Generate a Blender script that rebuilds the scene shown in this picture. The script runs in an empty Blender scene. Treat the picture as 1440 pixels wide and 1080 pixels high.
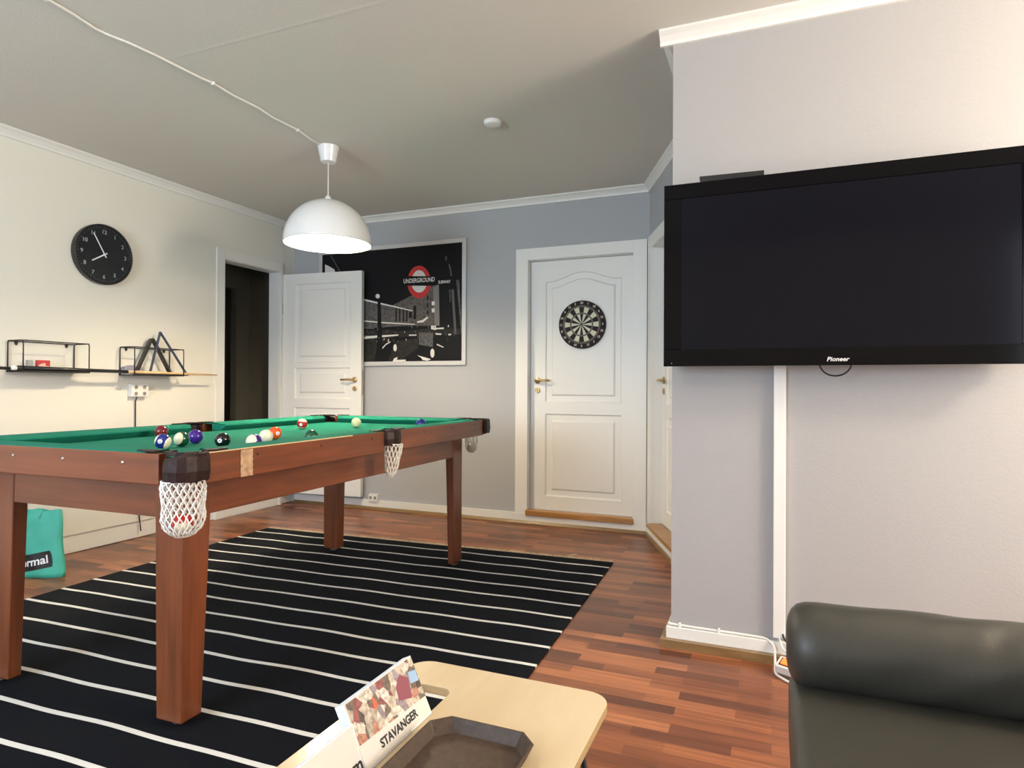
import bpy, bmesh, math, random
from mathutils import Vector, Matrix
from mathutils.geometry import tessellate_polygon
random.seed(7)
PI=math.pi
scn=bpy.context.scene
COL=scn.collection
# ---------------------------------------------------------------- room frame
# x runs along the far wall, y runs along the left wall, z up; camera stands at x=0, y=0
LW,FW,RW,BW=-4.1408,4.717,2.6,-1.7      # left, far, right, back planes
CH=2.577                                 # ceiling height
PW=2.73                                  # television wall plane
TC=(-2.193,2.4307); TA=0.0259            # pool table centre and turn
# ---------------------------------------------------------------- materials
def new_mat(name):
    m=bpy.data.materials.new(name); m.use_nodes=True
    n=m.node_tree.nodes; l=m.node_tree.links
    return m,n,l,n['Principled BSDF']
def setp(b,k,v):
    if k in b.inputs: b.inputs[k].default_value=v
def plain(name,col,rough=.5,metal=0,spec=.5,bump=0,bscale=200,emit=None,coat=0,vary=0,vscale=6):
    m,n,l,b=new_mat(name)
    c=(col[0],col[1],col[2],1)
    setp(b,'Base Color',c); setp(b,'Roughness',rough); setp(b,'Metallic',metal); setp(b,'Specular IOR Level',spec)
    setp(b,'Coat Weight',coat); setp(b,'Coat Roughness',.08)
    tc=n.new('ShaderNodeTexCoord')
    if vary:
        t=n.new('ShaderNodeTexNoise'); t.inputs['Scale'].default_value=vscale; t.inputs['Detail'].default_value=4
        l.new(tc.outputs['Object'],t.inputs['Vector'])
        mx=n.new('ShaderNodeMixRGB'); mx.blend_type='MULTIPLY'; mx.inputs[1].default_value=c
        cr=n.new('ShaderNodeValToRGB'); cr.color_ramp.elements[0].position=.3; cr.color_ramp.elements[1].position=.7
        k=1-vary; cr.color_ramp.elements[0].color=(k,k,k,1); cr.color_ramp.elements[1].color=(1,1,1,1)
        l.new(t.outputs['Fac'],cr.inputs[0]); mx.inputs[0].default_value=1; l.new(cr.outputs[0],mx.inputs[2]); l.new(mx.outputs[0],b.inputs['Base Color'])
    if bump:
        t=n.new('ShaderNodeTexNoise'); t.inputs['Scale'].default_value=bscale; t.inputs['Detail'].default_value=3
        l.new(tc.outputs['Object'],t.inputs['Vector'])
        bp=n.new('ShaderNodeBump'); bp.inputs['Strength'].default_value=bump; bp.inputs['Distance'].default_value=.002
        l.new(t.outputs['Fac'],bp.inputs['Height']); l.new(bp.outputs[0],b.inputs['Normal'])
    if emit:
        setp(b,'Emission Color',(emit[0],emit[1],emit[2],1)); setp(b,'Emission Strength',emit[3])
    return m
def wood(name,c1,c2,scale=(3,40,40),rough=.35,coat=.2,detail=5):
    m,n,l,b=new_mat(name)
    tc=n.new('ShaderNodeTexCoord'); mp=n.new('ShaderNodeMapping'); mp.inputs['Scale'].default_value=scale
    t=n.new('ShaderNodeTexNoise'); t.inputs['Scale'].default_value=1; t.inputs['Detail'].default_value=detail; t.inputs['Distortion'].default_value=.6
    cr=n.new('ShaderNodeValToRGB'); cr.color_ramp.elements[0].position=.3; cr.color_ramp.elements[1].position=.72
    cr.color_ramp.elements[0].color=(*c1,1); cr.color_ramp.elements[1].color=(*c2,1)
    l.new(tc.outputs['Object'],mp.inputs[0]); l.new(mp.outputs[0],t.inputs['Vector']); l.new(t.outputs['Fac'],cr.inputs[0]); l.new(cr.outputs[0],b.inputs['Base Color'])
    setp(b,'Roughness',rough); setp(b,'Coat Weight',coat); setp(b,'Coat Roughness',.15)
    return m
M={}
BULB=430
M['ceiling']=plain('ceiling_paint',(.67,.65,.61),.9,spec=.2,bump=.5,bscale=90)
M['wall_white']=plain('white_wall_paint',(.78,.77,.71),.75,spec=.3,bump=.25,bscale=120)
M['wall_grey']=plain('grey_wall_paint',(.43,.445,.47),.7,spec=.3,bump=.25,bscale=120)
M['wall_tv']=plain('mauve_grey_wall_paint',(.40,.395,.40),.7,spec=.3,bump=.25,bscale=120)
M['dark_room']=plain('unlit_corridor_paint',(.13,.125,.105),.8,bump=.2)  # the corridor's lack of light is put into this dark wall colour
M['white']=plain('white_gloss_paint',(.82,.82,.80),.38,bump=.08,bscale=60)
M['trimwhite']=plain('white_trim_paint',(.80,.80,.77),.45)
M['oak']=wood('oak_sill',(.33,.15,.035),(.46,.23,.06),(4,30,30))
M['strip']=wood('dull_floor_strip',(.20,.115,.045),(.30,.185,.08),(4,30,30))
M['cloth']=plain('green_baize',(.012,.195,.135),.95,spec=.15,bump=.3,bscale=900,vary=.12,vscale=3)
M['leather']=plain('brown_leather',(.026,.009,.009),.48,spec=.3,bump=1,bscale=45,vary=.5,vscale=30)
M['net']=plain('white_cord_net',(.80,.78,.74),.8)
M['mahogany']=wood('mahogany_veneer',(.125,.034,.011),(.225,.060,.019),(2.2,30,30),.36,.15)
M['mahogany_x']=wood('mahogany_veneer_cross',(.125,.034,.011),(.225,.060,.019),(30,2.2,30),.36,.15)
M['mahogany_z']=wood('mahogany_veneer_upright',(.125,.034,.011),(.225,.060,.019),(30,30,2.2),.36,.15)
M['edge']=plain('pale_edge_strip',(.62,.48,.27),.6)
M['brass']=plain('brass',(.62,.45,.22),.28,metal=1)
M['steel']=plain('brushed_steel',(.55,.52,.47),.3,metal=1)
M['darksteel']=plain('dull_screw_metal',(.3,.25,.2),.5,metal=1)
M['tape']=plain('peeling_tape',(.62,.40,.24),.8,vary=.45,vscale=60)
M['black']=plain('black_plastic',(.012,.012,.013),.35)
M['blackmetal']=plain('black_powder_coat',(.012,.011,.011),.45)
M['piano']=plain('piano_black',(.003,.003,.004),.10,spec=.12)
M['screen']=plain('dark_glass_screen',(.0035,.004,.008),.12,spec=.16)
M['logo']=plain('silver_print',(.7,.7,.72),.4)
M['clockface']=plain('black_clock_face',(.012,.014,.018),.35,spec=.4)
M['grey_print']=plain('grey_numerals',(.42,.42,.42),.6)
M['hand']=plain('white_clock_hand',(.75,.76,.82),.5)
M['shade']=plain('white_enamel_shade',(.82,.84,.86),.22,coat=.3)
M['cord']=plain('white_cord',(.80,.79,.76),.6)
M['bulb']=plain('lit_bulb',(1,1,1),.5,emit=(1,.80,.52,BULB))
M['socket']=plain('white_socket_plastic',(.80,.80,.78),.35)
M['hole']=plain('socket_recess',(.25,.24,.22),.6)
M['turq']=plain('turquoise_bag_plastic',(.07,.50,.38),.42,bump=.3,bscale=25,vary=.2,vscale=7)
M['white_print']=plain('white_print',(.85,.85,.85),.6)
M['black_print']=plain('black_print',(.012,.012,.014),.5)
M['birch']=wood('birch_ply',(.60,.47,.29),(.70,.575,.385),(12,1.6,12),.38,.25)
M['birch_edge']=wood('birch_edge',(.42,.29,.14),(.55,.41,.22),(3,3,200),.5,0)
M['sofa']=plain('black_leatherette',(.050,.049,.041),.42,spec=.5,bump=.25,bscale=350,vary=.15,vscale=4)
M['tray']=plain('dark_bronze_tray',(.085,.056,.040),.5,spec=.35,vary=.35,vscale=90,bump=.3,bscale=70)
M['paper']=plain('white_card',(.68,.67,.65),.5)
M['paperblue']=plain('white_card_edge',(.74,.78,.86),.5)
M['redlit']=plain('lit_red_switch',(.8,.08,.02),.4,emit=(1,.12,.02,2.2))
M['red']=plain('red_box_card',(.52,.035,.035),.5)
M['pink']=plain('pale_pink_card',(.80,.50,.44),.5)
M['grey_item']=plain('grey_card',(.36,.36,.36),.6)
M['lav']=plain('lavender_grey_plastic',(.30,.30,.38),.5)
M['rack_black']=plain('black_rack_plastic',(.03,.025,.02),.35)
M['rack_blue']=plain('slate_blue_rack_plastic',(.055,.065,.12),.4)
M['cuewood']=wood('maple_cue',(.60,.38,.17),(.74,.52,.28),(3,60,60))
M['dart_black']=plain('dartboard_black',(.018,.014,.013),.85)
M['dart_cream']=plain('dartboard_cream',(.70,.69,.54),.85)
M['dart_red']=plain('dartboard_faded_red',(.13,.085,.075),.8)
M['dart_green']=plain('dartboard_faded_green',(.10,.105,.075),.8)
M['dart_wire']=plain('dartboard_wire',(.26,.23,.21),.5,metal=.6)
M['dart_num']=plain('dartboard_numbers',(.60,.52,.50),.6)
M['silver']=plain('silver_frame',(.60,.60,.61),.35,metal=.2)
# poster prints
for k,c in dict(black=(.009,.009,.011),dark=(.012,.011,.012),dim=(.035,.033,.033),dim2=(.10,.10,.10),mid=(.14,.135,.14),bld=(.15,.135,.125),bld2=(.20,.19,.19),lite=(.72,.70,.66),red=(.52,.045,.045),white=(.66,.66,.62)).items():
    M['p_'+k]=plain('poster_'+k,c,.45,spec=.12,vary=(.55 if k in('bld','mid','dim') else 0),vscale=45)
def floor_mat():
    m,n,l,b=new_mat('merbau_strip_floor')
    tc=n.new('ShaderNodeTexCoord')
    br=n.new('ShaderNodeTexBrick'); br.offset=.37; br.offset_frequency=2; br.squash=1
    br.inputs['Scale'].default_value=1; br.inputs['Mortar Size'].default_value=.0004; br.inputs['Mortar Smooth'].default_value=.2
    br.inputs['Brick Width'].default_value=.30; br.inputs['Row Height'].default_value=.058; br.inputs['Bias'].default_value=0
    br.inputs['Color1'].default_value=(0,0,0,1); br.inputs['Color2'].default_value=(1,1,1,1); br.inputs['Mortar'].default_value=(.3,.3,.3,1)
    l.new(tc.outputs['Object'],br.inputs['Vector'])
    cr=n.new('ShaderNodeValToRGB'); cr.color_ramp.interpolation='LINEAR'
    e=cr.color_ramp.elements; e[0].position=0; e[0].color=(.110,.034,.015,1); e[1].position=1; e[1].color=(.42,.160,.064,1)
    x=e.new(.35); x.color=(.215,.070,.028,1); x=e.new(.7); x.color=(.30,.103,.041,1)
    l.new(br.outputs['Color'],cr.inputs[0])
    mp=n.new('ShaderNodeMapping'); mp.inputs['Scale'].default_value=(2.5,55,1); l.new(tc.outputs['Object'],mp.inputs[0])
    t=n.new('ShaderNodeTexNoise'); t.inputs['Scale'].default_value=1; t.inputs['Detail'].default_value=6; t.inputs['Distortion'].default_value=.8
    l.new(mp.outputs[0],t.inputs['Vector'])
    c2=n.new('ShaderNodeValToRGB'); c2.color_ramp.elements[0].position=.3; c2.color_ramp.elements[0].color=(.62,.58,.56,1); c2.color_ramp.elements[1].position=.65; c2.color_ramp.elements[1].color=(1.1,1.1,1.1,1)
    l.new(t.outputs['Fac'],c2.inputs[0])
    mx=n.new('ShaderNodeMixRGB'); mx.blend_type='MULTIPLY'; mx.inputs[0].default_value=1
    l.new(cr.outputs[0],mx.inputs[1]); l.new(c2.outputs[0],mx.inputs[2]); l.new(mx.outputs[0],b.inputs['Base Color'])
    setp(b,'Roughness',.33); setp(b,'Specular IOR Level',.5)
    bp=n.new('ShaderNodeBump'); bp.inputs['Strength'].default_value=.15; bp.inputs['Distance'].default_value=.001
    l.new(t.outputs['Fac'],bp.inputs['Height']); l.new(bp.outputs[0],b.inputs['Normal'])
    return m
M['floor']=floor_mat()
def rug_mat():
    m,n,l,b=new_mat('striped_rug_weave')
    tc=n.new('ShaderNodeTexCoord'); sx=n.new('ShaderNodeSeparateXYZ'); l.new(tc.outputs['Object'],sx.inputs[0])
    mp=n.new('ShaderNodeMapping'); mp.inputs['Scale'].default_value=(1.6,2.2,1); l.new(tc.outputs['Object'],mp.inputs[0])
    nz=n.new('ShaderNodeTexNoise'); nz.inputs['Scale'].default_value=1; nz.inputs['Detail'].default_value=1; l.new(mp.outputs[0],nz.inputs['Vector'])
    def mth(op,a,bv=None,c=None):
        k=n.new('ShaderNodeMath'); k.operation=op
        for i,v in enumerate((a,bv,c)):
            if v is None: continue
            if isinstance(v,(int,float)): k.inputs[i].default_value=v
            else: l.new(v,k.inputs[i])
        return k.outputs[0]
    w=mth('MULTIPLY_ADD',nz.outputs['Fac'],.030,-.015)
    y=mth('ADD',sx.outputs['Y'],w)
    y=mth('ADD',y,.109)               # first stripe sits 0.11 m in from the far edge
    y=mth('MULTIPLY',y,-1/.1775)
    fr=mth('FRACT',y)
    st=mth('LESS_THAN',fr,.118)
    inside=mth('GREATER_THAN',y,-.02)
    st=mth('MULTIPLY',st,inside)
    n2=n.new('ShaderNodeTexNoise'); n2.inputs['Scale'].default_value=260; l.new(tc.outputs['Object'],n2.inputs['Vector'])
    mx=n.new('ShaderNodeMixRGB'); mx.inputs[1].default_value=(.0045,.0055,.009,1); mx.inputs[2].default_value=(.80,.79,.74,1); l.new(st,mx.inputs[0])
    l.new(mx.outputs[0],b.inputs['Base Color']); setp(b,'Roughness',.95); setp(b,'Specular IOR Level',.15)
    bp=n.new('ShaderNodeBump'); bp.inputs['Strength'].default_value=.5; bp.inputs['Distance'].default_value=.003
    l.new(n2.outputs['Fac'],bp.inputs['Height']); l.new(bp.outputs[0],b.inputs['Normal'])
    return m
M['rug']=rug_mat()
M['fringe']=plain('cream_fringe',(.62,.52,.38),.9)
def photo_mat():
    m,n,l,b=new_mat('brochure_photo_print')
    tc=n.new('ShaderNodeTexCoord'); v=n.new('ShaderNodeTexVoronoi'); v.inputs['Scale'].default_value=58; l.new(tc.outputs['Object'],v.inputs['Vector'])
    cr=n.new('ShaderNodeValToRGB'); cr.color_ramp.interpolation='CONSTANT'
    e=cr.color_ramp.elements; cols=[(0,(.62,.55,.46)),(.16,(.20,.15,.12)),(.28,(.74,.69,.61)),(.42,(.33,.10,.10)),(.52,(.50,.44,.36)),(.64,(.11,.08,.07)),(.72,(.55,.26,.18)),(.80,(.36,.30,.34)),(.88,(.78,.74,.68))]
    e[0].position=0; e[0].color=(*cols[0][1],1); e[1].position=cols[1][0]; e[1].color=(*cols[1][1],1)
    for p,c in cols[2:]: x=e.new(p); x.color=(*c,1)
    sp=n.new('ShaderNodeSeparateColor'); l.new(v.outputs['Color'],sp.inputs[0]); l.new(sp.outputs[0],cr.inputs[0])
    t=n.new('ShaderNodeTexNoise'); t.inputs['Scale'].default_value=130; t.inputs['Detail'].default_value=4; l.new(tc.outputs['Object'],t.inputs['Vector'])
    c2=n.new('ShaderNodeValToRGB'); c2.color_ramp.elements[0].position=.35; c2.color_ramp.elements[0].color=(.45,.42,.4,1); c2.color_ramp.elements[1].position=.6
    l.new(t.outputs['Fac'],c2.inputs[0])
    mx=n.new('ShaderNodeMixRGB'); mx.blend_type='MULTIPLY'; mx.inputs[0].default_value=.8; l.new(cr.outputs[0],mx.inputs[1]); l.new(c2.outputs[0],mx.inputs[2])
    l.new(mx.outputs[0],b.inputs['Base Color']); setp(b,'Roughness',.4)
    return m
M['photo']=photo_mat()
def ball_mat(name,col,striped=False):
    m,n,l,b=new_mat(name)
    setp(b,'Roughness',.05); setp(b,'Specular IOR Level',.35); setp(b,'Coat Weight',.45); setp(b,'Coat Roughness',.03)
    cream=(.80,.76,.58,1)
    if not striped: setp(b,'Base Color',(*col,1)); return m
    tc=n.new('ShaderNodeTexCoord'); sx=n.new('ShaderNodeSeparateXYZ'); l.new(tc.outputs['Object'],sx.inputs[0])
    a=n.new('ShaderNodeMath'); a.operation='ABSOLUTE'; l.new(sx.outputs['Z'],a.inputs[0])
    c=n.new('ShaderNodeMath'); c.operation='LESS_THAN'; l.new(a.outputs[0],c.inputs[0]); c.inputs[1].default_value=.0158
    mx=n.new('ShaderNodeMixRGB'); mx.inputs[1].default_value=cream; mx.inputs[2].default_value=(*col,1); l.new(c.outputs[0],mx.inputs[0]); l.new(mx.outputs[0],b.inputs['Base Color'])
    return m
# ---------------------------------------------------------------- object helpers
def obj(name,bm,mat,parent=None,smooth=False,loc=None,rot=None,bevel=0,seg=2,keep=False):
    me=bpy.data.meshes.new(name)
    bmesh.ops.recalc_face_normals(bm,faces=bm.faces) if not keep else None
    bm.to_mesh(me); bm.free()
    for k in (mat if isinstance(mat,(list,tuple)) else [mat]): me.materials.append(M[k] if isinstance(k,str) else k)
    if smooth:
        for p in me.polygons: p.use_smooth=True
    o=bpy.data.objects.new(name,me); COL.objects.link(o)
    if parent: o.parent=parent
    if loc: o.location=loc
    if rot: o.rotation_euler=rot
    if bevel:
        b=o.modifiers.new('bevel','BEVEL'); b.width=bevel; b.segments=seg; b.limit_method='ANGLE'; b.angle_limit=.6
    return o
def tag(o,label=None,cat=None,group=None,kind=None):
    if label: o['label']=label
    if cat: o['category']=cat
    if group: o['group']=group
    if kind: o['kind']=kind
    return o
def struct(name,bm,mat,parent=None,bevel=0,smooth=False):
    o=obj(name,bm,mat,parent,bevel=bevel,smooth=smooth)
    if parent is None: o['kind']='structure'
    return o
def thing(name,label,cat,loc=(0,0,0),rz=0,group=None):
    o=bpy.data.objects.new(name,None); COL.objects.link(o); o.location=loc; o.rotation_euler=(0,0,rz); o.empty_display_size=.1
    return tag(o,label,cat,group)
def box(bm,x0,x1,y0,y1,z0,z1,mi=0):
    v=[bm.verts.new(p) for p in ((x0,y0,z0),(x1,y0,z0),(x1,y1,z0),(x0,y1,z0),(x0,y0,z1),(x1,y0,z1),(x1,y1,z1),(x0,y1,z1))]
    fs=[]
    for f in ((0,3,2,1),(4,5,6,7),(0,1,5,4),(1,2,6,5),(2,3,7,6),(3,0,4,7)):
        k=bm.faces.new([v[i] for i in f]); k.material_index=mi; fs.append(k)
    return v
def B(*boxes):
    bm=bmesh.new()
    for b in boxes: box(bm,*b)
    return bm
def prism(bm,pts,z0,z1,axis='z',mi=0):
    """extrude a 2-d outline (list of (a,b)) between two values of the axis"""
    def P(a,b,c): return {'z':(a,b,c),'y':(a,c,b),'x':(c,a,b)}[axis]
    lo=[bm.verts.new(P(a,b,z0)) for a,b in pts]; hi=[bm.verts.new(P(a,b,z1)) for a,b in pts]
    n=len(pts)
    for f in (lo[::-1],hi): k=bm.faces.new(f); k.material_index=mi
    for i in range(n):
        k=bm.faces.new([lo[i],lo[(i+1)%n],hi[(i+1)%n],hi[i]]); k.material_index=mi
def lathe(bm,prof,n=32,c=(0,0,0),axis='z',mi=0,close=False):
    rings=[]
    for r,z in prof:
        ring=[]
        for i in range(n):
            a=2*PI*i/n; p=(r*math.cos(a),r*math.sin(a),z)
            if axis=='y': p=(p[0],p[2],p[1])
            if axis=='x': p=(p[2],p[0],p[1])
            ring.append(bm.verts.new((p[0]+c[0],p[1]+c[1],p[2]+c[2])))
        rings.append(ring)
    for a,b in zip(rings,rings[1:]):
        for i in range(n):
            k=bm.faces.new([a[i],a[(i+1)%n],b[(i+1)%n],b[i]]); k.material_index=mi
    for ring in (rings[0],rings[-1]):
        try: k=bm.faces.new(ring); k.material_index=mi
        except ValueError: pass
    return rings
def tube(bm,pts,r,n=8,closed=False,mi=0):
    pts=[Vector(p) for p in pts]; N=len(pts); rings=[]
    prev=None
    for i,p in enumerate(pts):
        if closed: t=pts[(i+1)%N]-pts[i-1]
        else: t=pts[min(i+1,N-1)]-pts[max(i-1,0)]
        if t.length<1e-9: t=Vector((0,0,1))
        t.normalize()
        if prev is None:
            u=t.orthogonal().normalized()
        else:
            u=prev-t*prev.dot(t)
            u=u.normalized() if u.length>1e-6 else t.orthogonal().normalized()
        prev=u; w=t.cross(u)
        rr=r[i] if isinstance(r,(list,tuple)) else r
        rings.append([bm.verts.new(p+(u*math.cos(2*PI*k/n)+w*math.sin(2*PI*k/n))*rr) for k in range(n)])
    m=N if closed else N-1
    for i in range(m):
        a,b=rings[i],rings[(i+1)%N]
        for k in range(n):
            f=bm.faces.new([a[k],a[(k+1)%n],b[(k+1)%n],b[k]]); f.material_index=mi
    if not closed:
        for q in (rings[0],rings[-1]):
            f=bm.faces.new(q); f.material_index=mi
def rounded(pts,r,seg=4):
    """round the corners of a polyline/loop of 3-d points (open)"""
    pts=[Vector(p) for p in pts]; out=[pts[0]]
    for i in range(1,len(pts)-1):
        a,b,c=pts[i-1],pts[i],pts[i+1]; d1=(a-b).normalized(); d2=(c-b).normalized()
        rr=min(r,(a-b).length*.45,(c-b).length*.45)
        for k in range(seg+1):
            t=k/seg; out.append((b+d1*rr)*(1-t)**2+b*2*t*(1-t)+(b+d2*rr)*t*t)
    out.append(pts[-1]); return out
def rrect(x0,x1,y0,y1,r,n=6):
    o=[]
    for cx,cy,a in ((x1-r,y0+r,-PI/2),(x1-r,y1-r,0),(x0+r,y1-r,PI/2),(x0+r,y0+r,PI)):
        for i in range(n+1):
            t=a+PI/2*i/n; o.append((cx+r*math.cos(t),cy+r*math.sin(t)))
    return o
def inset(poly,d):
    n=len(poly); out=[]
    area=sum(poly[i][0]*poly[(i+1)%n][1]-poly[(i+1)%n][0]*poly[i][1] for i in range(n))
    s=1 if area>0 else -1
    for i in range(n):
        a,b,c=Vector(poly[i-1]),Vector(poly[i]),Vector(poly[(i+1)%n])
        e1=(b-a).normalized(); e2=(c-b).normalized()
        n1=Vector((-e1.y,e1.x))*s; n2=Vector((-e2.y,e2.x))*s
        m=(n1+n2); m=m/ max(m.length_squared/2,.3)
        out.append(tuple(b+m*d))
    return out
FONT=[None]
def text_verts(s,size,bold=0,extr=0.0,align='CENTER',shear=0):
    """the letters as a flat mesh, returned as (verts, faces)"""
    cu=bpy.data.curves.new('lettering','FONT'); cu.body=s; cu.size=size; cu.align_x=align; cu.align_y='CENTER'; cu.offset=bold; cu.extrude=extr; cu.shear=shear; cu.resolution_u=3
    o=bpy.data.objects.new('lettering',cu); COL.objects.link(o)
    dg=bpy.context.evaluated_depsgraph_get(); me=bpy.data.meshes.new_from_object(o.evaluated_get(dg))
    vs=[tuple(v.co) for v in me.vertices]; fs=[tuple(p.vertices) for p in me.polygons]
    bpy.data.objects.remove(o); bpy.data.curves.remove(cu); bpy.data.meshes.remove(me)
    return vs,fs
def add_text(bm,s,size,fn,bold=0,mi=0,width=None,align='CENTER',shear=0):
    vs,fs=text_verts(s,size,bold,align=align,shear=shear)
    if width and vs:
        xs=[v[0] for v in vs]; k=width/(max(xs)-min(xs)); vs=[(v[0]*k,v[1],v[2]) for v in vs]
    bv=[bm.verts.new(fn(v[0],v[1])) for v in vs]
    for f in fs:
        try: k=bm.faces.new([bv[i] for i in f]); k.material_index=mi
        except ValueError: pass
def sphere(bm,r,c=(0,0,0),seg=32,rings=20,mi=0):
    g=bmesh.ops.create_uvsphere(bm,u_segments=seg,v_segments=rings,radius=r,matrix=Matrix.Translation(c))
    for v in g['verts']:
        for f in v.link_faces: f.material_index=mi
P_RIGHT,P_BACK,P_BACK2,P_NEAR,P_LAMPR,EXPO=55,76,10,15,85,0.52
# ================================================================ THE ROOM
struct('floor',B((LW-1.6,RW+.15,BW-.15,FW+.15,-.08,0)),'floor')
bm=B((LW-1.6,RW+.15,BW-.15,FW+.15,CH,CH+.1))
struct('ceiling',bm,'ceiling')
# shallow joint between ceiling boards
bm=bmesh.new(); prism(bm,[(0,0),(.05,0),(.025,-.0012)],-2.54,2.5,'x')
for v in bm.verts: v.co=(v.co.x,2.064+v.co.y,CH+.0004+v.co.z)
struct('trim_1',bm,'ceiling')
# left wall with the doorway; below z .12 it steps back behind the skirting
D0,D1,DT=3.895,4.525,2.112
T=.12
struct('wall_left',B((LW-T,LW,BW,D0,.12,CH),(LW-T,LW,D1,FW+.1,.12,CH),(LW-T,LW,D0,D1,DT,CH),(LW-T,LW-.022,BW,D0,0,.12),(LW-T,LW-.022,D1,FW+.1,0,.12)),'wall_white')
struct('baseboard_left',B((LW-.022,LW-.010,BW,D0-.07,.006,.121),(LW-.022,LW-.010,D1+.06,FW,.006,.121)),'trimwhite')
# far wall with a recess for the door
F0,F1,FT=-1.800,-.955,2.085
struct('wall_far',B((LW-.12,F0,FW,FW+.15,0,CH),(F1,-.80,FW,FW+.15,0,CH),(F0,F1,FW,FW+.15,FT,CH),(F0,F1,FW,FW+.15,0,.066)),'wall_grey')
# slanting wall on the right of the far wall: point at distance t along it from the far corner
AX,AY=-.842,4.717; ADX,ADY=.3796,-.9251       # direction towards the viewer
ANX,ANY=-.9251,-.3796                          # facing into the room
def angled(t,p,z): return (AX+ADX*t+ANX*p, AY+ADY*t+ANY*p, z)
def abox(bm,t0,t1,p0,p1,z0,z1,mi=0):
    v=box(bm,t0,t1,p0,p1,z0,z1,mi)
    for q in v: q.co=angled(q.co.x,q.co.y,q.co.z)
bm=bmesh.new(); H0,H1=.145,.97
abox(bm,-.03,H0,-.12,0,0,CH); abox(bm,H1,1.26,-.12,0,0,CH); abox(bm,H0,H1,-.12,0,2.085,CH); abox(bm,H0,H1,-.12,0,0,.09)
struct('wall_angled',bm,'wall_grey')
bm=bmesh.new(); abox(bm,H0-.05,H1+.05,-.30,-.20,0,CH); struct('wall_angled_back',bm,'wall_grey')
# television wall block
struct('wall_television',B((-.392,RW,PW,PW+.16,0,CH),(-.392,-.25,PW+.16,3.56,0,CH)),'wall_tv')
struct('wall_right',B((RW,RW+.15,BW,1.05,0,CH),(RW,RW+.15,2.45,PW+.1,0,CH),(RW,RW+.15,1.05,2.45,0,.85),(RW,RW+.15,1.05,2.45,2.15,CH)),'wall_white')
struct('wall_back',B((LW-.12,-3.1,BW-.15,BW,0,CH),(-1.5,1.95,BW-.15,BW,0,CH),(-3.1,-1.5,BW-.15,BW,0,.8),(-3.1,-1.5,BW-.15,BW,2.2,CH),(1.95,RW+.15,BW-.15,BW,0,.1),(1.95,RW+.15,BW-.15,BW,2.5,CH)),'wall_white')
# windows the daylight comes through
def window(name,bmf,panes):
    f=obj(name,bmf,'white'); f['kind']='structure'
    return f
bm=B((RW+.02,RW+.08,1.05,1.10,.85,2.15),(RW+.02,RW+.08,2.40,2.45,.85,2.15),(RW+.02,RW+.08,1.10,2.40,.85,.90),(RW+.02,RW+.08,1.10,2.40,2.10,2.15),(RW+.02,RW+.08,1.73,1.77,.9,2.1))
window('window_1',bm,None)
bm=B((-3.1,-3.05,BW-.08,BW-.02,.8,2.2),(-1.55,-1.5,BW-.08,BW-.02,.8,2.2),(-3.05,-1.55,BW-.08,BW-.02,.8,.85),(-3.05,-1.55,BW-.08,BW-.02,2.15,2.2),(-2.32,-2.28,BW-.08,BW-.02,.85,2.15))
window('window_2',bm,None)
bm=B((1.95,2.0,BW-.08,BW-.02,.1,2.5),(2.55,2.60,BW-.08,BW-.02,.1,2.5),(2.0,2.55,BW-.08,BW-.02,.1,.15),(2.0,2.55,BW-.08,BW-.02,2.45,2.5))
window('window_3',bm,None)
# corridor behind the open door
CX=LW-1.35
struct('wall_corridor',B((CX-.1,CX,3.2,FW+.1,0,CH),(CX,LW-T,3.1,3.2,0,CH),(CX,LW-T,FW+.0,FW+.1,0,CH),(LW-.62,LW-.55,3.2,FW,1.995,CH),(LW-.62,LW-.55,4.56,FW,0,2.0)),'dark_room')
struct('trim_15',B((LW-T,LW+.004,D0-.082,D1+.03,0,.084)),'trimwhite',bevel=.002)
struct('floor_corridor',B((CX,LW-T,3.2,FW,0,.08)),'strip')
# crown mouldings
def crown(name,p0,p1,nrm):
    """p0,p1 along the wall; nrm points into the room"""
    prof=[(0,CH),(.052,CH),(.052,CH-.010),(.034,CH-.022),(.018,CH-.040),(.014,CH-.054),(0,CH-.054)]
    bm=bmesh.new(); rings=[]
    for p in (p0,p1): rings.append([bm.verts.new((p[0]+nrm[0]*d,p[1]+nrm[1]*d,z-.0005)) for d,z in prof])
    n=len(prof)
    for i in range(n): bm.faces.new([rings[0][i],rings[0][(i+1)%n],rings[1][(i+1)%n],rings[1][i]])
    bm.faces.new(rings[0]); bm.faces.new(rings[1][::-1])
    struct(name,bm,'trimwhite')
crown('trim_2',(LW,BW),(LW,FW-.001),(1,0)); crown('trim_3',(LW+.001,FW),(AX+.01,FW),(0,-1))
crown('trim_4',angled(0,0,0)[:2],angled(1.24,0,0)[:2],(ANX,ANY))
crown('trim_5',(-.444,PW),(RW,PW),(0,-1)); crown('trim_6',(-.392,PW-.0),(-.392,3.5),(-1,0))
# skirtings with their light wood floor strip
def skirt(name,bm): struct(name,bm,'trimwhite',bevel=.002)
skirt('baseboard_far',B((LW+.03,-.853,FW-.022,FW,.024,.082)))
bm=bmesh.new(); prism(bm,[(0,0),(-.036,0),(-.036,.006),(-.022,.024),(0,.024)],LW+.03,-.865,'x')
for v in bm.verts: v.co.y+=FW
struct('trim_7',bm,'strip')
bm=bmesh.new(); abox(bm,.0,1.2,0,.022,.024,.082); skirt('baseboard_angled',bm)
bm=bmesh.new(); abox(bm,.02,1.2,0,.036,0,.024); struct('trim_8',bm,'strip')
skirt('baseboard_television',B((-.410,RW,PW-.018,PW,.034,.082),(-.410,-.392,PW,3.5,.034,.082)))
struct('trim_9',B((-.432,RW,PW-.042,PW,0,.034),(-.432,-.392,PW,3.5,0,.034)),'strip')
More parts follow.
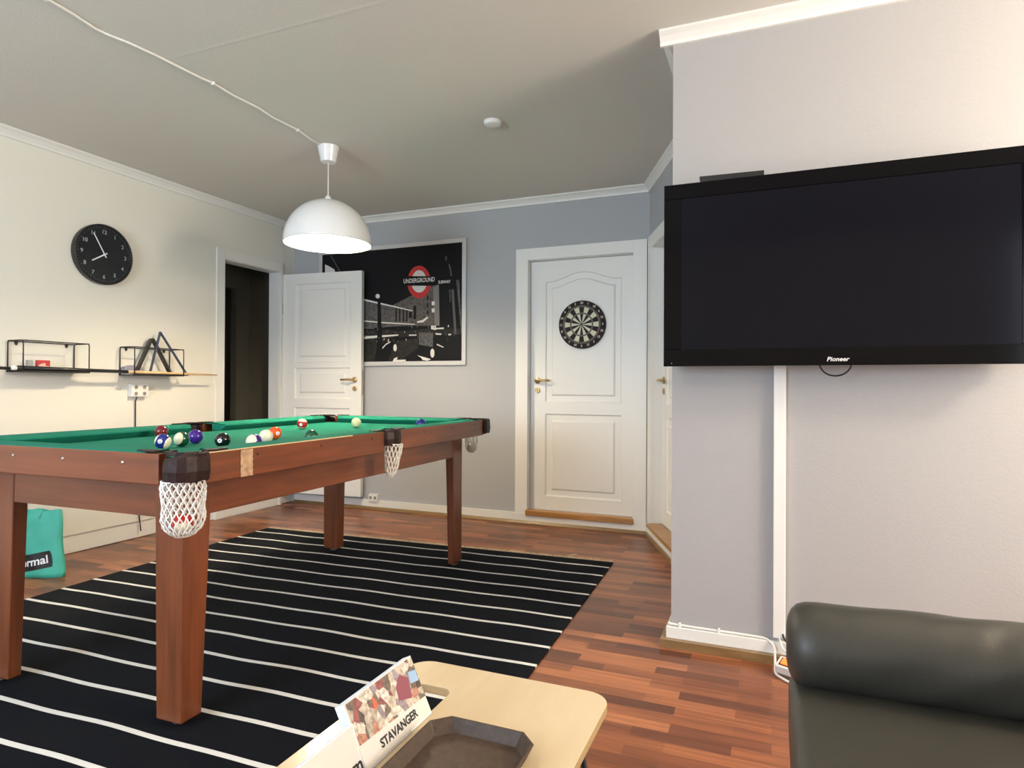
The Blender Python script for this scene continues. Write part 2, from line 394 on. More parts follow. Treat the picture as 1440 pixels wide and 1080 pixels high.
# ---------------------------------------------------------------- door leaves
def leaf(bm,w,z0,z1,panels,th=.04,depth=.012):
    """front face looks towards -y at y=0; x from 0..w; panels are outlines (x,z) run counter-clockwise"""
    outer=[(0,z0),(w,z0),(w,z1),(0,z1)]
    loops=[outer]+panels
    tri=tessellate_polygon([[Vector((a,b,0)) for a,b in lp] for lp in loops])
    allv=[bm.verts.new((a,0,b)) for lp in loops for a,b in lp]
    for t in tri: bm.faces.new([allv[i] for i in t])
    k=4
    for lp in panels:
        n=len(lp); ring=allv[k:k+n]; k+=n
        for d,y in ((.008,depth*.9),(.016,depth),(.050,depth),(.062,depth*.15)):
            nr=[bm.verts.new((a,y,b)) for a,b in inset(lp,d)]
            for i in range(n): bm.faces.new([ring[i],ring[(i+1)%n],nr[(i+1)%n],nr[i]])
            ring=nr
        bm.faces.new(ring)
    back=[bm.verts.new((a,th,b)) for a,b in outer]; fr=allv[:4]
    bm.faces.new(back[::-1])
    for i in range(4): bm.faces.new([fr[i],fr[(i+1)%4],back[(i+1)%4],back[i]])
def rp(x0,x1,z0,z1): return [(x0,z0),(x1,z0),(x1,z1),(x0,z1)]
def handle(parent,x,z,d=1,mat='brass',y=0):
    """lever handle with round rose; lever runs towards d"""
    bm=bmesh.new()
    lathe(bm,[(.025,-.001),(.025,-.008),(.020,-.011)],20,(x,y,z),'y')
    tube(bm,[(x,y-.005,z),(x,y-.045,z)],.009,10)
    tube(bm,rounded([(x-.004*d,y-.046,z),(x+.05*d,y-.050,z+.002),(x+.115*d,y-.044,z)],.03),[.0095]*3+[.009]*(7-3),10)
    obj('door_handle',bm,mat,parent,smooth=True)
    bm=bmesh.new(); lathe(bm,[(.022,-.001),(.022,-.006),(.018,-.008)],20,(x,y,z-.078),'y'); box(bm,x-.002,x+.002,y-.0095,y-.0075,z-.088,z-.070,1)
    obj('keyhole_rose',bm,[mat,'black'],parent)
# door 1: white door in the far wall, arched top panel
DW=F1-F0-.012
d1=bpy.data.objects.new('door_1',None); COL.objects.link(d1); d1.location=(F0+.006,FW+.048,0); d1['kind']='structure'
x0,x1=.125,.735
arch=[(x0,.961),(x1,.961),(x1,1.916)]
for i in range(0,17):
    t=i/16; x=x1-.045-(x1-x0-.09)*t
    arch.append((x,1.916+.066*(math.sin(PI*t)**1.7)))
arch.append((x0,1.916))
bm=bmesh.new(); leaf(bm,DW,.112,2.079,[arch,rp(x0,x1,.217,.869)]); obj('door_leaf',bm,'white',d1)
handle(d1,.060,1.132,1); 
bm=bmesh.new()
for z in (.35,1.85): tube(bm,[(DW+.001,-.004,z-.04),(DW+.001,-.004,z+.04)],.006,8)
obj('hinge',bm,'steel',d1)
def frame_bm(x0,x1,zt,ow,oh,y0,y1,zb,reveal):
    """architrave around an opening x0..x1 up to zt; y0 wall face (front) y1 front of architrave"""
    bm=bmesh.new()
    box(bm,x0-ow,x0+.004,y1,y0,zb,zt+oh); box(bm,x1-.004,x1+ow,y1,y0,zb,zt+oh); box(bm,x0+.004,x1-.004,y1,y0,zt,zt+oh)
    box(bm,x0-.0,x0+.003,y0,reveal,zb,zt); box(bm,x1-.003,x1,y0,reveal,zb,zt); box(bm,x0+.003,x1-.003,y0,reveal,zt-.003,zt)
    return bm
struct('trim_10',frame_bm(F0,F1,FT,.098,.092,FW,FW-.020,.066,FW+.14),'white',bevel=.003)
struct('trim_11',B((F0-.006,F1+.004,FW-.038,FW+.05,.066,.111)),'oak',bevel=.006)
# door 2: in the slanting wall, seen edge on
e2=bpy.data.objects.new('door_2',None); COL.objects.link(e2); e2['kind']='structure'
ang=math.atan2(ADY,ADX)
e2.location=angled(H0+.004,-.062,0); e2.rotation_euler=(0,0,ang)
bm=bmesh.new(); leaf(bm,H1-H0-.008,.112,2.078,[rp(.125,.69,.96,1.92),rp(.125,.69,.22,.87)]); obj('door_leaf',bm,'white',e2)
handle(e2,.055,1.132,1)
bm=bmesh.new()
abox(bm,H0-.105,H0+.003,0,.022,.075,2.178); abox(bm,H1-.003,H1+.1,0,.022,.075,2.178); abox(bm,H0+.003,H1-.003,0,.022,2.085,2.178)
abox(bm,H0,H0+.003,-.12,0,.09,2.085); abox(bm,H1-.003,H1,-.12,0,.09,2.085); abox(bm,H0+.003,H1-.003,-.12,0,2.082,2.085)
struct('trim_12',bm,'white',bevel=.003)
bm=bmesh.new(); abox(bm,H0-.004,H1,-.06,.05,.085,.112); struct('trim_13',bm,'oak',bevel=.004)
# door 3: swung open into the room beside the doorway
e3=bpy.data.objects.new('door_3',None); COL.objects.link(e3); e3['kind']='structure'
e3.location=(LW+.006,4.560,0); e3.rotation_euler=(0,0,math.atan2(.074,.815))
bm=bmesh.new(); leaf(bm,.812,.112,2.092,[rp(.130,.700,1.290,2.000),rp(.130,.700,.966,1.243),rp(.130,.700,.25,.885)]); obj('door_leaf',bm,'white',e3)
handle(e3,.750,1.136,-1,'brass')
bm=B((.8085,.8135,.008,.032,1.00,1.22)); obj('latch_plate',bm,'steel',e3)
bm=bmesh.new()
for z in (.40,1.78): tube(bm,[(.0,-.006,z-.045),(.0,-.006,z+.045)],.007,8)
obj('hinge',bm,'steel',e3)
# its architrave on the left wall (flat, painted like the wall)
bm=bmesh.new()
box(bm,LW,LW+.012,D0-.082,D0,0,2.195); box(bm,LW,LW+.012,D1,D1+.03,0,2.195); box(bm,LW,LW+.012,D0,D1,DT,2.195)
box(bm,LW-T,LW,D0,D0+.004,0,DT); box(bm,LW-T,LW,D1-.004,D1,0,DT); box(bm,LW-T,LW,D0+.004,D1-.004,DT-.004,DT)
struct('trim_14',bm,'trimwhite',bevel=.002)
# ================================================================ POOL TABLE
pt=thing('pool_table','long reddish-brown wooden pool table with green cloth, standing on the striped rug','pool table',(TC[0],TC[1],0),TA)
ZT,ZR,ZA,BED=.8815,.788,.663,.842
OX,OY=.605,1.1215
obj('bed',B((-.50,.50,-1.005,1.005,.800,BED)),'cloth',pt)
# wooden rails (six), each carrying a green cushion
def rail(x0,x1,y0,y1,mat): return obj('rail',B((x0,x1,y0,y1,ZR,ZT-.002)),mat,pt,bevel=.003)
def cushion(par,kind,a0,a1,s):
    """kind 'L': runs along y at side s of x;  kind 'E': runs along x at side s of y; mitred towards the pockets"""
    oo=(OX if kind=='L' else OY)-.004; nose=oo-.126
    prof=[(oo,ZT-.001),(oo-.004,ZT+.0015),(oo-.09,ZT+.0015),(nose,ZT-.007),(nose-.003,ZT-.013),(nose+.020,BED+.0005),(oo-.075,BED+.0005),(oo-.075,ZT-.0035),(oo,ZT-.0035)]
    bm=bmesh.new(); rings=[]
    for end,a in ((0,a0),(1,a1)):
        r=[]
        for d,z in prof:
            k=max(0,min(1,(oo-d-.07)/.056))*.045
            aa=a+k if end==0 else a-k
            r.append(bm.verts.new((s*d,aa,z) if kind=='L' else (aa,s*d,z)))
        rings.append(r)
    n=len(prof)
    for i in range(n): bm.faces.new([rings[0][i],rings[0][(i+1)%n],rings[1][(i+1)%n],rings[1][i]])
    bm.faces.new(rings[0]); bm.faces.new(rings[1][::-1])
    obj('cushion',bm,'cloth',par)
rails={}
for s in (-1,1):
    for a0,a1 in ((-1.042,-.062),(.062,1.042)):
        r=rail(s*OX if s<0 else OX-.03, s*OX+.03 if s<0 else OX, a0,a1,'mahogany_x')
        cushion(r,'L',max(a0+.004,-.99),min(a1-.004,.99),s); rails[(s,a0>0)]=r
    y0,y1=(OY-.03,OY) if s>0 else (-OY,-OY+.03)
    r=rail(-.508,.508,y0,y1,'mahogany'); cushion(r,'E',-.455,.455,s); rails[('e',s)]=r
# pale wood edge showing between cloth and rail on the window side, near half
obj('edge_strip',B((OX-.006,OX+.0008,-1.035,-.30,ZT-.0045,ZT-.001)),'edge',rails[(1,False)])
# inner frame / apron boards
AXX,AYY=.475,1.0075
obj('apron',B((AXX-.03,AXX,-AYY+.09,AYY-.09,ZA,.80)),'mahogany_x',pt,bevel=.002)
obj('apron',B((-AXX,-AXX+.03,-AYY+.09,AYY-.09,ZA,.80)),'mahogany_x',pt,bevel=.002)
obj('apron',B((-AXX+.09,AXX-.09,-AYY,-AYY+.03,ZA,.80)),'mahogany',pt,bevel=.002)
obj('apron',B((-AXX+.09,AXX-.05,AYY-.03,AYY,ZA,.80)),'mahogany',pt,bevel=.002)
for sx in (-1,1):
    for sy in (-1,1):
        bm=bmesh.new(); lo=[];hi=[]
        e=.003
        wl,wh,vl,vh={(1,-1):(.104,.116,.080,.118),(-1,-1):(.136,.162,.046,.052),(1,1):(.036,.054,.114,.124),(-1,1):(.104,.118,.070,.078)}[(sx,sy)]
        for z,wx,wy,dst in ((.030,wl,vl,lo),(.80,wh,vh,hi)):
            for (a,b) in ((0,0),(wx,0),(wx,wy),(0,wy)):
                dst.append(bm.verts.new((sx*(AXX+e-a),sy*(AYY+e-b),z)))
        bm.faces.new(lo); bm.faces.new(hi)
        for i in range(4): bm.faces.new([lo[i],lo[(i+1)%4],hi[(i+1)%4],hi[i]])
        lg=obj('leg',bm,'mahogany_z',pt,bevel=.004)
        bm=bmesh.new(); lathe(bm,[(.016,.012),(.020,.016),(.020,.022),(.008,.024),(.008,.032)],14,(sx*(AXX-wl*.45),sy*(AYY-vl*.45),0)); obj('glide',bm,'darksteel',lg,smooth=False)
# screws and plugs
for x in (-.40,-.137,.101,.363):
    bm=bmesh.new(); lathe(bm,[(.0055,0),(.005,-.002),(.002,-.003)],10,(x,-OY,.848),'y'); obj('screw',bm,'steel',rails[('e',-1)])
for y in (-.83,-.50,-.16,.3,.62,.9):
    bm=bmesh.new(); lathe(bm,[(.0045,0),(.004,.0012)],10,(OX,y,.855),'x'); obj('screw_plug',bm,'black',rails[(1,y>0)])
# worn tape round the long rail
bm=bmesh.new(); n=10
va=[];vb=[]
for i in range(n+1):
    t=i/n; z=ZR+.001+(ZT-ZR-.008)*t
    va.append(bm.verts.new((OX+.0012,-.905+.0012*math.sin(i*2.1),z))); vb.append(bm.verts.new((OX+.0012,-.852+.0015*math.sin(i*3.3+1),z)))
for i in range(n): bm.faces.new([va[i],vb[i],vb[i+1],va[i+1]])
obj('tape',bm,'tape',rails[(1,False)])
# pockets
def net_bm(r=.060,h=.155,strands=16,tw=1.7,seed=0,thick=.0013,flat=1.0,taper=0):
    bm=bmesh.new()
    def S(a,t):
        # bag profile: nearly straight then rounded bottom
        rr=r*(1.0+.04*math.sin(3*PI*t)) if t<.62 else r*math.sqrt(max(0.02,1-((t-.62)/.40)**2))
        rr*=1-taper*t
        rr*=1+.05*math.sin(3*a+seed)+.03*math.sin(7*a+seed*2+t*5)
        return Vector((rr*math.cos(a),rr*math.sin(a)*flat,-h*t))
    for k in range(strands):
        for d in (-1,1):
            pts=[S(2*PI*k/strands+d*tw*t,t) for t in [i/22 for i in range(23)]]
            pts=[p+Vector((.0012*math.sin(i*2.2+k),.0012*math.cos(i*1.7+k),0)) for i,p in enumerate(pts)]
            tube(bm,pts,thick,4)
    tube(bm,[S(2*PI*i/24,0) for i in range(24)],.002,5,closed=True)
    tube(bm,[S(2*PI*i/12,.99) for i in range(12)],.0025,5,closed=True)
    return bm
def band(bm,path,z0,z1,th=.006,lip=.010,mi=0,dips=None):
    """leather sheet folded along a path of (x,y) with a rolled lip on top"""
    n=len(path)
    nr=[]
    for i in range(n):
        a=Vector(path[max(i-1,0)]); c=Vector(path[min(i+1,n-1)]); e=(c-a).normalized(); nr.append(Vector((e.y,-e.x)))
    secs=[]
    for i in range(n):
        p=Vector(path[i]); q=nr[i]
        wob=.0025*math.sin(i*2.3); dz=dips[i] if dips else 0
        o=[(p+q*(-.002),z0+wob),(p+q*th,z0+wob),(p+q*(th+.004),z0+.03),(p+q*(th+.001),z1-.010+dz),(p+q*(th-.004),z1+dz),(p-q*lip,z1+.001+dz),(p-q*(lip+.002),z1-.008+dz),(p-q*.002,z1-.012+dz)]
        secs.append([bm.verts.new((v.x,v.y,z)) for v,z in o])
    m=len(secs[0])
    for a,b in zip(secs,secs[1:]):
        for i in range(m): bm.faces.new([a[i],a[(i+1)%m],b[(i+1)%m],b[i]])
    bm.faces.new(secs[0]); bm.faces.new(secs[-1][::-1])
def ear(bm,cx,cy,a0,a1,r0,r1,z0,z1):
    n=10; p=[(cx+r1*math.cos(a0+(a1-a0)*i/n),cy+r1*math.sin(a0+(a1-a0)*i/n)) for i in range(n+1)]
    p+=[(cx+r0*math.cos(a1+(a0-a1)*i/n),cy+r0*math.sin(a1+(a0-a1)*i/n)) for i in range(n+1)]
    prism(bm,p,z0,z1)
net0=None
pockets=[]
for sx in (-1,1):
    for sy in (-1,1):
        bm=bmesh.new()
        path=[(.530,-1.112),(.540,-1.124),(.566,-1.131),(.592,-1.129),(.608,-1.116),(.614,-1.090),(.615,-1.052),(.606,-1.036)]
        band(bm,path,.800,ZT+.001,dips=[-.012,-.015,-.011,-.004,.002,.001,-.001,.002])
        n_=14
        for r_ in (.058,):
            pp=[(.548+r_*math.cos(-PI*.10+PI*1.2*q/n_),-1.062+r_*math.sin(-PI*.10+PI*1.2*q/n_)) for q in range(n_+1)]
            pp+=[(.548+(r_+.006)*math.cos(-PI*.10+PI*1.2*q/n_),-1.062+(r_+.006)*math.sin(-PI*.10+PI*1.2*q/n_)) for q in range(n_,-1,-1)]
            prism(bm,pp,.795,BED+.002)
        ear(bm,.555,-1.068,PI*.95,PI*2.05,.040,.056,ZT-.006,ZT+.0045)
        # tabs lying over the rail ends
        prism(bm,[(.400,-1.105),(.455,-1.122),(.490,-1.120),(.485,-1.085),(.43,-1.085)],ZT+.001,ZT+.006)
        prism(bm,[(.570,-1.02),(.606,-1.035),(.604,-.955),(.585,-.945)],ZT+.001,ZT+.006)
        for v in bm.verts: v.co.x*=sx; v.co.y*=-sy
        pk=obj('pocket',bm,'leather',pt,bevel=.0015)
        pockets.append((pk,sx*.555,sy*1.078,.80,(sx,sy)))
for sx in (-1,1):
    bm=bmesh.new()
    band(bm,[(.588,-.066),(.612,-.052),(.626,-.028),(.630,0),(.626,.028),(.612,.052),(.588,.066)],.815,ZT+.004)
    ear(bm,.588,0,-PI*.44,PI*.44,.030,.046,ZT-.004,ZT+.005)
    prism(bm,[(.560,-.115),(.600,-.118),(.606,-.055),(.565,-.050)],ZT+.001,ZT+.006); prism(bm,[(.560,.115),(.600,.118),(.606,.055),(.565,.050)],ZT+.001,ZT+.006)
    for v in bm.verts: v.co.x*=sx
    pk=obj('pocket',bm,'leather',pt,bevel=.0015)
    pockets.append((pk,sx*.600,0,.822,(sx,0)))
for i,(pk,x,y,z,k) in enumerate(pockets):
    if k==(1,-1): o=obj('net',net_bm(.058,.165,20,1.5,1,.0021),'net',pk,loc=(x,y,z),rot=(0,0,.4))
    elif k==(1,0): o=obj('net',net_bm(.042,.150,13,1.5,2,.0021,.8,.35),'net',pk,loc=(x+.012,y,z),rot=(.06,.05,1.1))
    elif k==(1,1): o=obj('net',net_bm(.040,.120,12,1.5,5,.0013,.9,.1),'net',pk,loc=(x-.03,y-.035,z),rot=(0,0,.7))
    else: o=obj('net',net_bm(.046,.150,13,1.8,3+i,.0014),'net',pk,loc=(x,y,z),rot=(0,0,i))
# ---------------------------------------------------------------- balls
BR=.0286
def TL(x,y): 
    c,s=math.cos(TA),math.sin(TA); return (TC[0]+x*c-y*s,TC[1]+x*s+y*c)
CO=dict(yellow=(.80,.55,.03),blue=(.010,.022,.20),red=(.50,.022,.018),purple=(.045,.012,.22),orange=(.78,.10,.015),green=(.006,.075,.035),maroon=(.16,.012,.022),black=(.006,.006,.007),cream=(.80,.76,.60),paleyellow=(.78,.77,.46))
def ball(x,y,label,col,striped=False,num=None,axis=None,face=None,z=None,group='pool balls'):
    """axis: direction of the stripe's axis (towards a white cap); face: direction the number looks"""
    X,Y=TL(x,y); z=BED+BR+.0002 if z is None else z
    bm=bmesh.new(); sphere(bm,BR,seg=40,rings=24)
    o=obj('pool_ball',bm,ball_mat('ball_'+col+('_striped' if striped else ''),CO[col],striped),smooth=True,loc=(X,Y,z))
    tag(o,label,'pool ball',group)
    ax=Vector(axis or (0,0,1)).normalized(); fc=Vector(face or (0,-1,.3)); fc=(fc-ax*fc.dot(ax)).normalized(); sd=ax.cross(fc)
    R=Matrix((fc,sd,ax)).transposed()
    o.rotation_euler=R.to_euler()
    if num:
        # number roundel wrapped on the ball, facing local +x
        bm=bmesh.new()
        def wrap(u,v,k): 
            p=Vector((BR,u,v)).normalized()*(BR+k); return p
        n=20; c=bm.verts.new(wrap(0,0,.00012)); r1=[bm.verts.new(wrap(.0042*math.cos(2*PI*i/n),.0042*math.sin(2*PI*i/n),.00012)) for i in range(n)]; r2=[bm.verts.new(wrap(.0086*math.cos(2*PI*i/n),.0086*math.sin(2*PI*i/n),.00012)) for i in range(n)]
        for i in range(n):
            bm.faces.new([c,r1[i],r1[(i+1)%n]]); bm.faces.new([r1[i],r2[i],r2[(i+1)%n],r1[(i+1)%n]])
        add_text(bm,num,.0115,lambda a,b: wrap(a,b,.0003),bold=.0002,mi=1)
        obj('number',bm,['white_print','black_print'],o,smooth=True)
    return o
def vd(x,y,r,t,u):
    """direction seen from the camera's side of the table: r right, t towards the viewer, u up"""
    X,Y=TL(x,y); a=Vector((-X,-Y,0)).normalized(); rt=Vector((-a.y,a.x,0))
    return rt*r+a*t+Vector((0,0,u))
def bl(y,x,label,col,striped=False,num=None,axis=(0,0,1),face=(0,1,.2),**k):
    return ball(x,y,label,col,striped,num,vd(x,y,*axis),vd(x,y,*face),**k)
bl(-.373,-.364,'solid maroon pool ball behind the blue-banded ball','maroon',num='7',face=(.2,-1,.3),axis=(0,0,1))
bl(-.743,.081,'white pool ball with a blue band and number 10, nearest the netted corner pocket','blue',True,'10',axis=(.86,.36,-.36),face=(-.35,.9,.1))
bl(-.640,.058,'white pool ball with a dark green band beside the solid purple one','green',True,'14',axis=(-.72,.66,.22),face=(.5,-.8,.2))
bl(-.521,0,'solid purple pool ball right of the green-banded ball','purple',num='4',face=(.2,-1,.2))
bl(-.607,.230,'solid black pool ball alone near the front cushion','black',num='8',face=(-.35,.9,-.62))
bl(-.608,.382,'white-faced pool ball with a violet band at its lower right','purple',True,'12',axis=(-.62,.76,.30),face=(.3,-.9,.1))
bl(-.405,.256,'plain cream pool ball touching the orange one in the photo','cream')
bl(-.232,.151,'solid orange pool ball with a number, behind the cream ball','orange',num='5',face=(.42,.9,-.25))
bl(.378,-.198,'red-banded white pool ball with its white cap up, near the far long cushion','red',True,'11',axis=(.12,.15,1),face=(-.25,1,0))
bl(-.330,.425,'solid dark green pool ball half hidden behind the front cushion','green',num='6',face=(0,-1,0))
bl(.593,.006,'pale yellow-white pool ball alone at the far half of the table','paleyellow')
bl(.661,.387,'dark blue pool ball behind the rail at the far right end','blue',num='2',face=(0,-1,0))
# balls lying in nets
def netball(px,py,pz,label,*a,**k):
    return ball(px,py,label,*a,z=pz,**k)
netball(.555,-1.078,.674,'red and white banded pool ball in the near corner pocket net','red',True,None,Vector((.6,-.5,-.8)),Vector((0,0,1)))
netball(.525,1.043,.712,'plain pool ball in the net of the far right corner pocket','cream')
# ================================================================ STRIPED RUG
rx,ry=TL(1.327,1.383)
RT=TA+.015
RWD,RLN=2.625,3.05
bm=bmesh.new()
nx,ny=40,46
vs=[[bm.verts.new((-RWD*i/nx,-RLN*j/ny,.007+.0012*math.sin(i*.9+j*.3)*(1 if 0<i<nx and 0<j<ny else 0))) for i in range(nx+1)] for j in range(ny+1)]
for j in range(ny):
    for i in range(nx): bm.faces.new([vs[j][i],vs[j][i+1],vs[j+1][i+1],vs[j+1][i]])
edge=[vs[0][i] for i in range(nx+1)]+[vs[j][nx] for j in range(1,ny+1)]+[vs[ny][i] for i in range(nx-1,-1,-1)]+[vs[j][0] for j in range(ny-1,0,-1)]
low=[bm.verts.new((v.co.x,v.co.y,.001)) for v in edge]; n=len(edge)
for i in range(n): bm.faces.new([edge[i],edge[(i+1)%n],low[(i+1)%n],low[i]])
rug=obj('rug',bm,'rug',None,smooth=False,loc=(rx,ry,0),rot=(0,0,RT))
tag(rug,'black woven rug with thin cream stripes and fringed far edge, under the pool table','rug')
bm=bmesh.new()
for k in range(330):
    x=-RWD*(k+.5)/330; L=.045+.018*random.random(); a=random.uniform(-.35,.35)
    pts=[(x,0,.006),(x+a*L*.4,L*.5,.0065),(x+a*L,L,.0035)]
    tube(bm,pts,[.0028,.0024,.0016],4)
for k in (24,): tube(bm,[(-.30,.03,.006),(-.27,.07,.012),(-.255,.10,.006)],.004,5)
tag(obj('fringe',bm,'fringe',rug),kind='stuff')
# ================================================================ PENDANT LAMP
LX,LY=-2.573,3.228
pl=thing('pendant_lamp','lit white dome pendant lamp hanging above the pool table','lamp',(LX,LY,CH))
bm=bmesh.new(); lathe(bm,[(.040,-.100),(.046,-.099),(.066,-.006),(.066,-.001)],28); obj('ceiling_cup',bm,'shade',pl,smooth=False,bevel=.003)
bm=bmesh.new(); tube(bm,[(0,0,-.098),(.0,0,-.36)],.0035,8); obj('cable',bm,'cord',pl,smooth=True)
bm=bmesh.new()
R=.266; zr=1.975-CH
prof=[(R*math.cos(a),zr+R*math.sin(a)*1.0) for a in [PI/2*i/20 for i in range(20)]]+[(.022,zr+R)]
inner=[((R-.004)*math.cos(a),zr+(R-.004)*math.sin(a)) for a in [PI/2*i/20 for i in range(20)]]+[(.022,zr+R-.004)]
full=[(R,zr-.012)]+prof+inner[::-1]+[(R-.004,zr-.012)]
n=56; rings=[]
for r,z in full: rings.append([bm.verts.new((r*math.cos(2*PI*i/n),r*math.sin(2*PI*i/n),z)) for i in range(n)])
for a,b in list(zip(rings,rings[1:]))+[(rings[-1],rings[0])]:
    for i in range(n): bm.faces.new([a[i],a[(i+1)%n],b[(i+1)%n],b[i]])
obj('lamp_shade',bm,'shade',pl,smooth=True)
bm=bmesh.new(); lathe(bm,[(.008,zr+R+.03),(.020,zr+R+.015),(.024,zr+R-.02),(.024,zr+R-.09),(.012,zr+R-.092)],18); obj('lamp_holder',bm,'shade',pl)
bm=bmesh.new(); sphere(bm,.065,(0,0,zr+R-.160),24,16); obj('bulb',bm,'bulb',pl,smooth=True)
# cable clipped along the ceiling
cz=CH-.006
cab=[(-2.60,.2),(-2.585,.9),(-2.575,1.3),(-2.568,1.495),(-2.599,1.577),(-2.605,1.675),(-2.626,1.785),(-2.623,1.834),(-2.6,1.914),(-2.584,2.027),(-2.576,2.144),(-2.569,2.27),(-2.556,2.328),(-2.568,2.46),(-2.558,2.628),(-2.575,2.751),(-2.562,2.939),(-2.588,3.08),(-2.588,3.165)]
bm=bmesh.new(); tube(bm,[(x,y,cz) for x,y in cab],.0055,8); cb=obj('ceiling_cable',bm,'cord',None,smooth=True)
tag(cb,'white cable clipped along the ceiling, ending at the pendant lamp','cable')
for x,y in ((-2.599,1.577),(-2.556,2.328),(-2.562,2.939)):
    bm=B((x-.010,x+.010,y-.007,y+.007,CH-.016,CH-.0002)); obj('clip',bm,'socket',cb,bevel=.003)
bm=bmesh.new(); lathe(bm,[(.052,-.001),(.052,-.012),(.046,-.024),(.020,-.028)],28); sm=obj('smoke_detector',bm,'socket',None,loc=(-1.462,3.259,CH),bevel=.003)
tag(sm,'small round white smoke detector on the ceiling','smoke detector')
# ================================================================ CLOCK
ck=thing('wall_clock','round black wall clock with white hands on the left wall','clock',(LW,2.866,1.944))
CR=.199
def face_y(bm): # profile is built around x; x points into the room
    pass
bm=bmesh.new(); lathe(bm,[(CR-.012,.001),(CR-.002,.004),(CR,.020),(CR,.042),(CR-.006,.046),(CR-.013,.044),(CR-.016,.034)],64,axis='x'); obj('case',bm,'black',ck,smooth=False)
bm=bmesh.new(); lathe(bm,[(CR-.014,.031),(CR-.014,.0345)],64,axis='x'); obj('dial',bm,'clockface',ck)
# on the dial: seen from the room, 'right' is +y... room sees the wall looking towards -x, so right = +y
for h in range(1,13):
    a=PI/2-h*PI/6; ry_,rz_=.148*math.cos(a),.148*math.sin(a)
    bm=bmesh.new(); add_text(bm,str(h),.036,lambda u,v: (.0352,ry_+u,rz_+v),bold=.0006); obj('numeral',bm,'grey_print',ck)
bm=bmesh.new()
for k in range(60):
    a=k*PI/30; L=.006 if k%5 else .012
    c,s=math.cos(a),math.sin(a); w=.0007
    p=[((.181)*c-w*s,(.181)*s+w*c),((.181)*c+w*s,(.181)*s-w*c),((.181-L)*c+w*s,(.181-L)*s-w*c),((.181-L)*c-w*s,(.181-L)*s+w*c)]
    bm.faces.new([bm.verts.new((.0352,u,v)) for u,v in p])
obj('minute_track',bm,'grey_print',ck)
def hand(name,ang,L,tail,w0,w1,x):
    bm=bmesh.new(); c,s=math.cos(ang),math.sin(ang)
    P=[(-tail,w1),(-tail,-w1),(L,-w0),(L,w0)]
    prism(bm,[(u*c-v*s,u*s+v*c) for u,v in P],x,x+.0015,'x'); obj(name,bm,'hand',ck)
hand('hour_hand',PI/2-(7+55/60)*PI/6,.098,.022,.0040,.0045,.037)
hand('minute_hand',PI/2-11*PI/6,.150,.022,.0032,.0042,.0395)
bm=bmesh.new(); lathe(bm,[(.008,.036),(.008,.042),(.003,.043)],16,axis='x'); obj('hub',bm,'hand',ck)
# ================================================================ SHELVES ON THE LEFT WALL
def shelf(u0,u1,zb,zt,label):
    t=thing('wire_shelf',label,'wall shelf',(LW,u0,zb),0,'small black wire shelves on the left wall')
    L=u1-u0; D=.155; H=zt-zb; r=.0035
    bm=B((.002,D,0,L,-.004,0)); box(bm,D-.003,D,0,L,0,.005); box(bm,.002,.005,0,L,0,.010); obj('tray',bm,'blackmetal',t)
    bm=bmesh.new()
    for y in (.004,L-.004): tube(bm,rounded([(.008,y,0),(.008,y,H),(D-.004,y,H),(D-.004,y,0)],.018,5),r,7)
    for x in (.008,D-.004): tube(bm,[(x,.004,H-.001),(x,L-.004,H-.001)],r,7)
    obj('wire_frame',bm,'blackmetal',t,smooth=True)
    for y in (.05,L-.05):
        bm=bmesh.new(); prism(bm,[(y-.010,H),(y+.010,H),(y+.006,H-.020),(y,H-.026),(y-.006,H-.020)],.001,.008,'x'); obj('hanger',bm,'blackmetal',t)
    return t
shelf(2.308,2.697,1.156,1.337,'black wire wall shelf holding a small red box, further left')
shelf(2.998,3.392,1.149,1.340,'black wire wall shelf holding two triangle racks')
# things standing on them
c=LW
t=obj('card_box',B((-.012,.012,-.036,.036,0,.070)),'red',None,loc=(c+.072,2.466,1.1565),bevel=.003); tag(t,'small red card box on the left wire shelf','box')
bm=bmesh.new(); prism(bm,[(-.030,.012),(.030,.012),(.030,.034),(.010,.036),(.006,.054),(-.010,.050),(-.030,.042)],.0122,.0130,'x'); obj('printed_panel',bm,'pink',t)
t=obj('card_box',B((-.012,.012,-.014,.014,0,.068)),'grey_item',None,loc=(c+.070,2.392,1.1565),bevel=.002); tag(t,'narrow grey packet beside the red box on the wire shelf','box')
bm=bmesh.new(); prism(bm,[(-.03,0),(.100,0),(.100,.052),(.088,.066),(.015,.066),(-.03,.052)],-.022,.022,'x'); t=obj('storage_box',bm,'lav',None,loc=(c+.034,3.034,1.1495),bevel=.003); tag(t,'low lavender-grey box beside the triangle racks on the shelf','box')
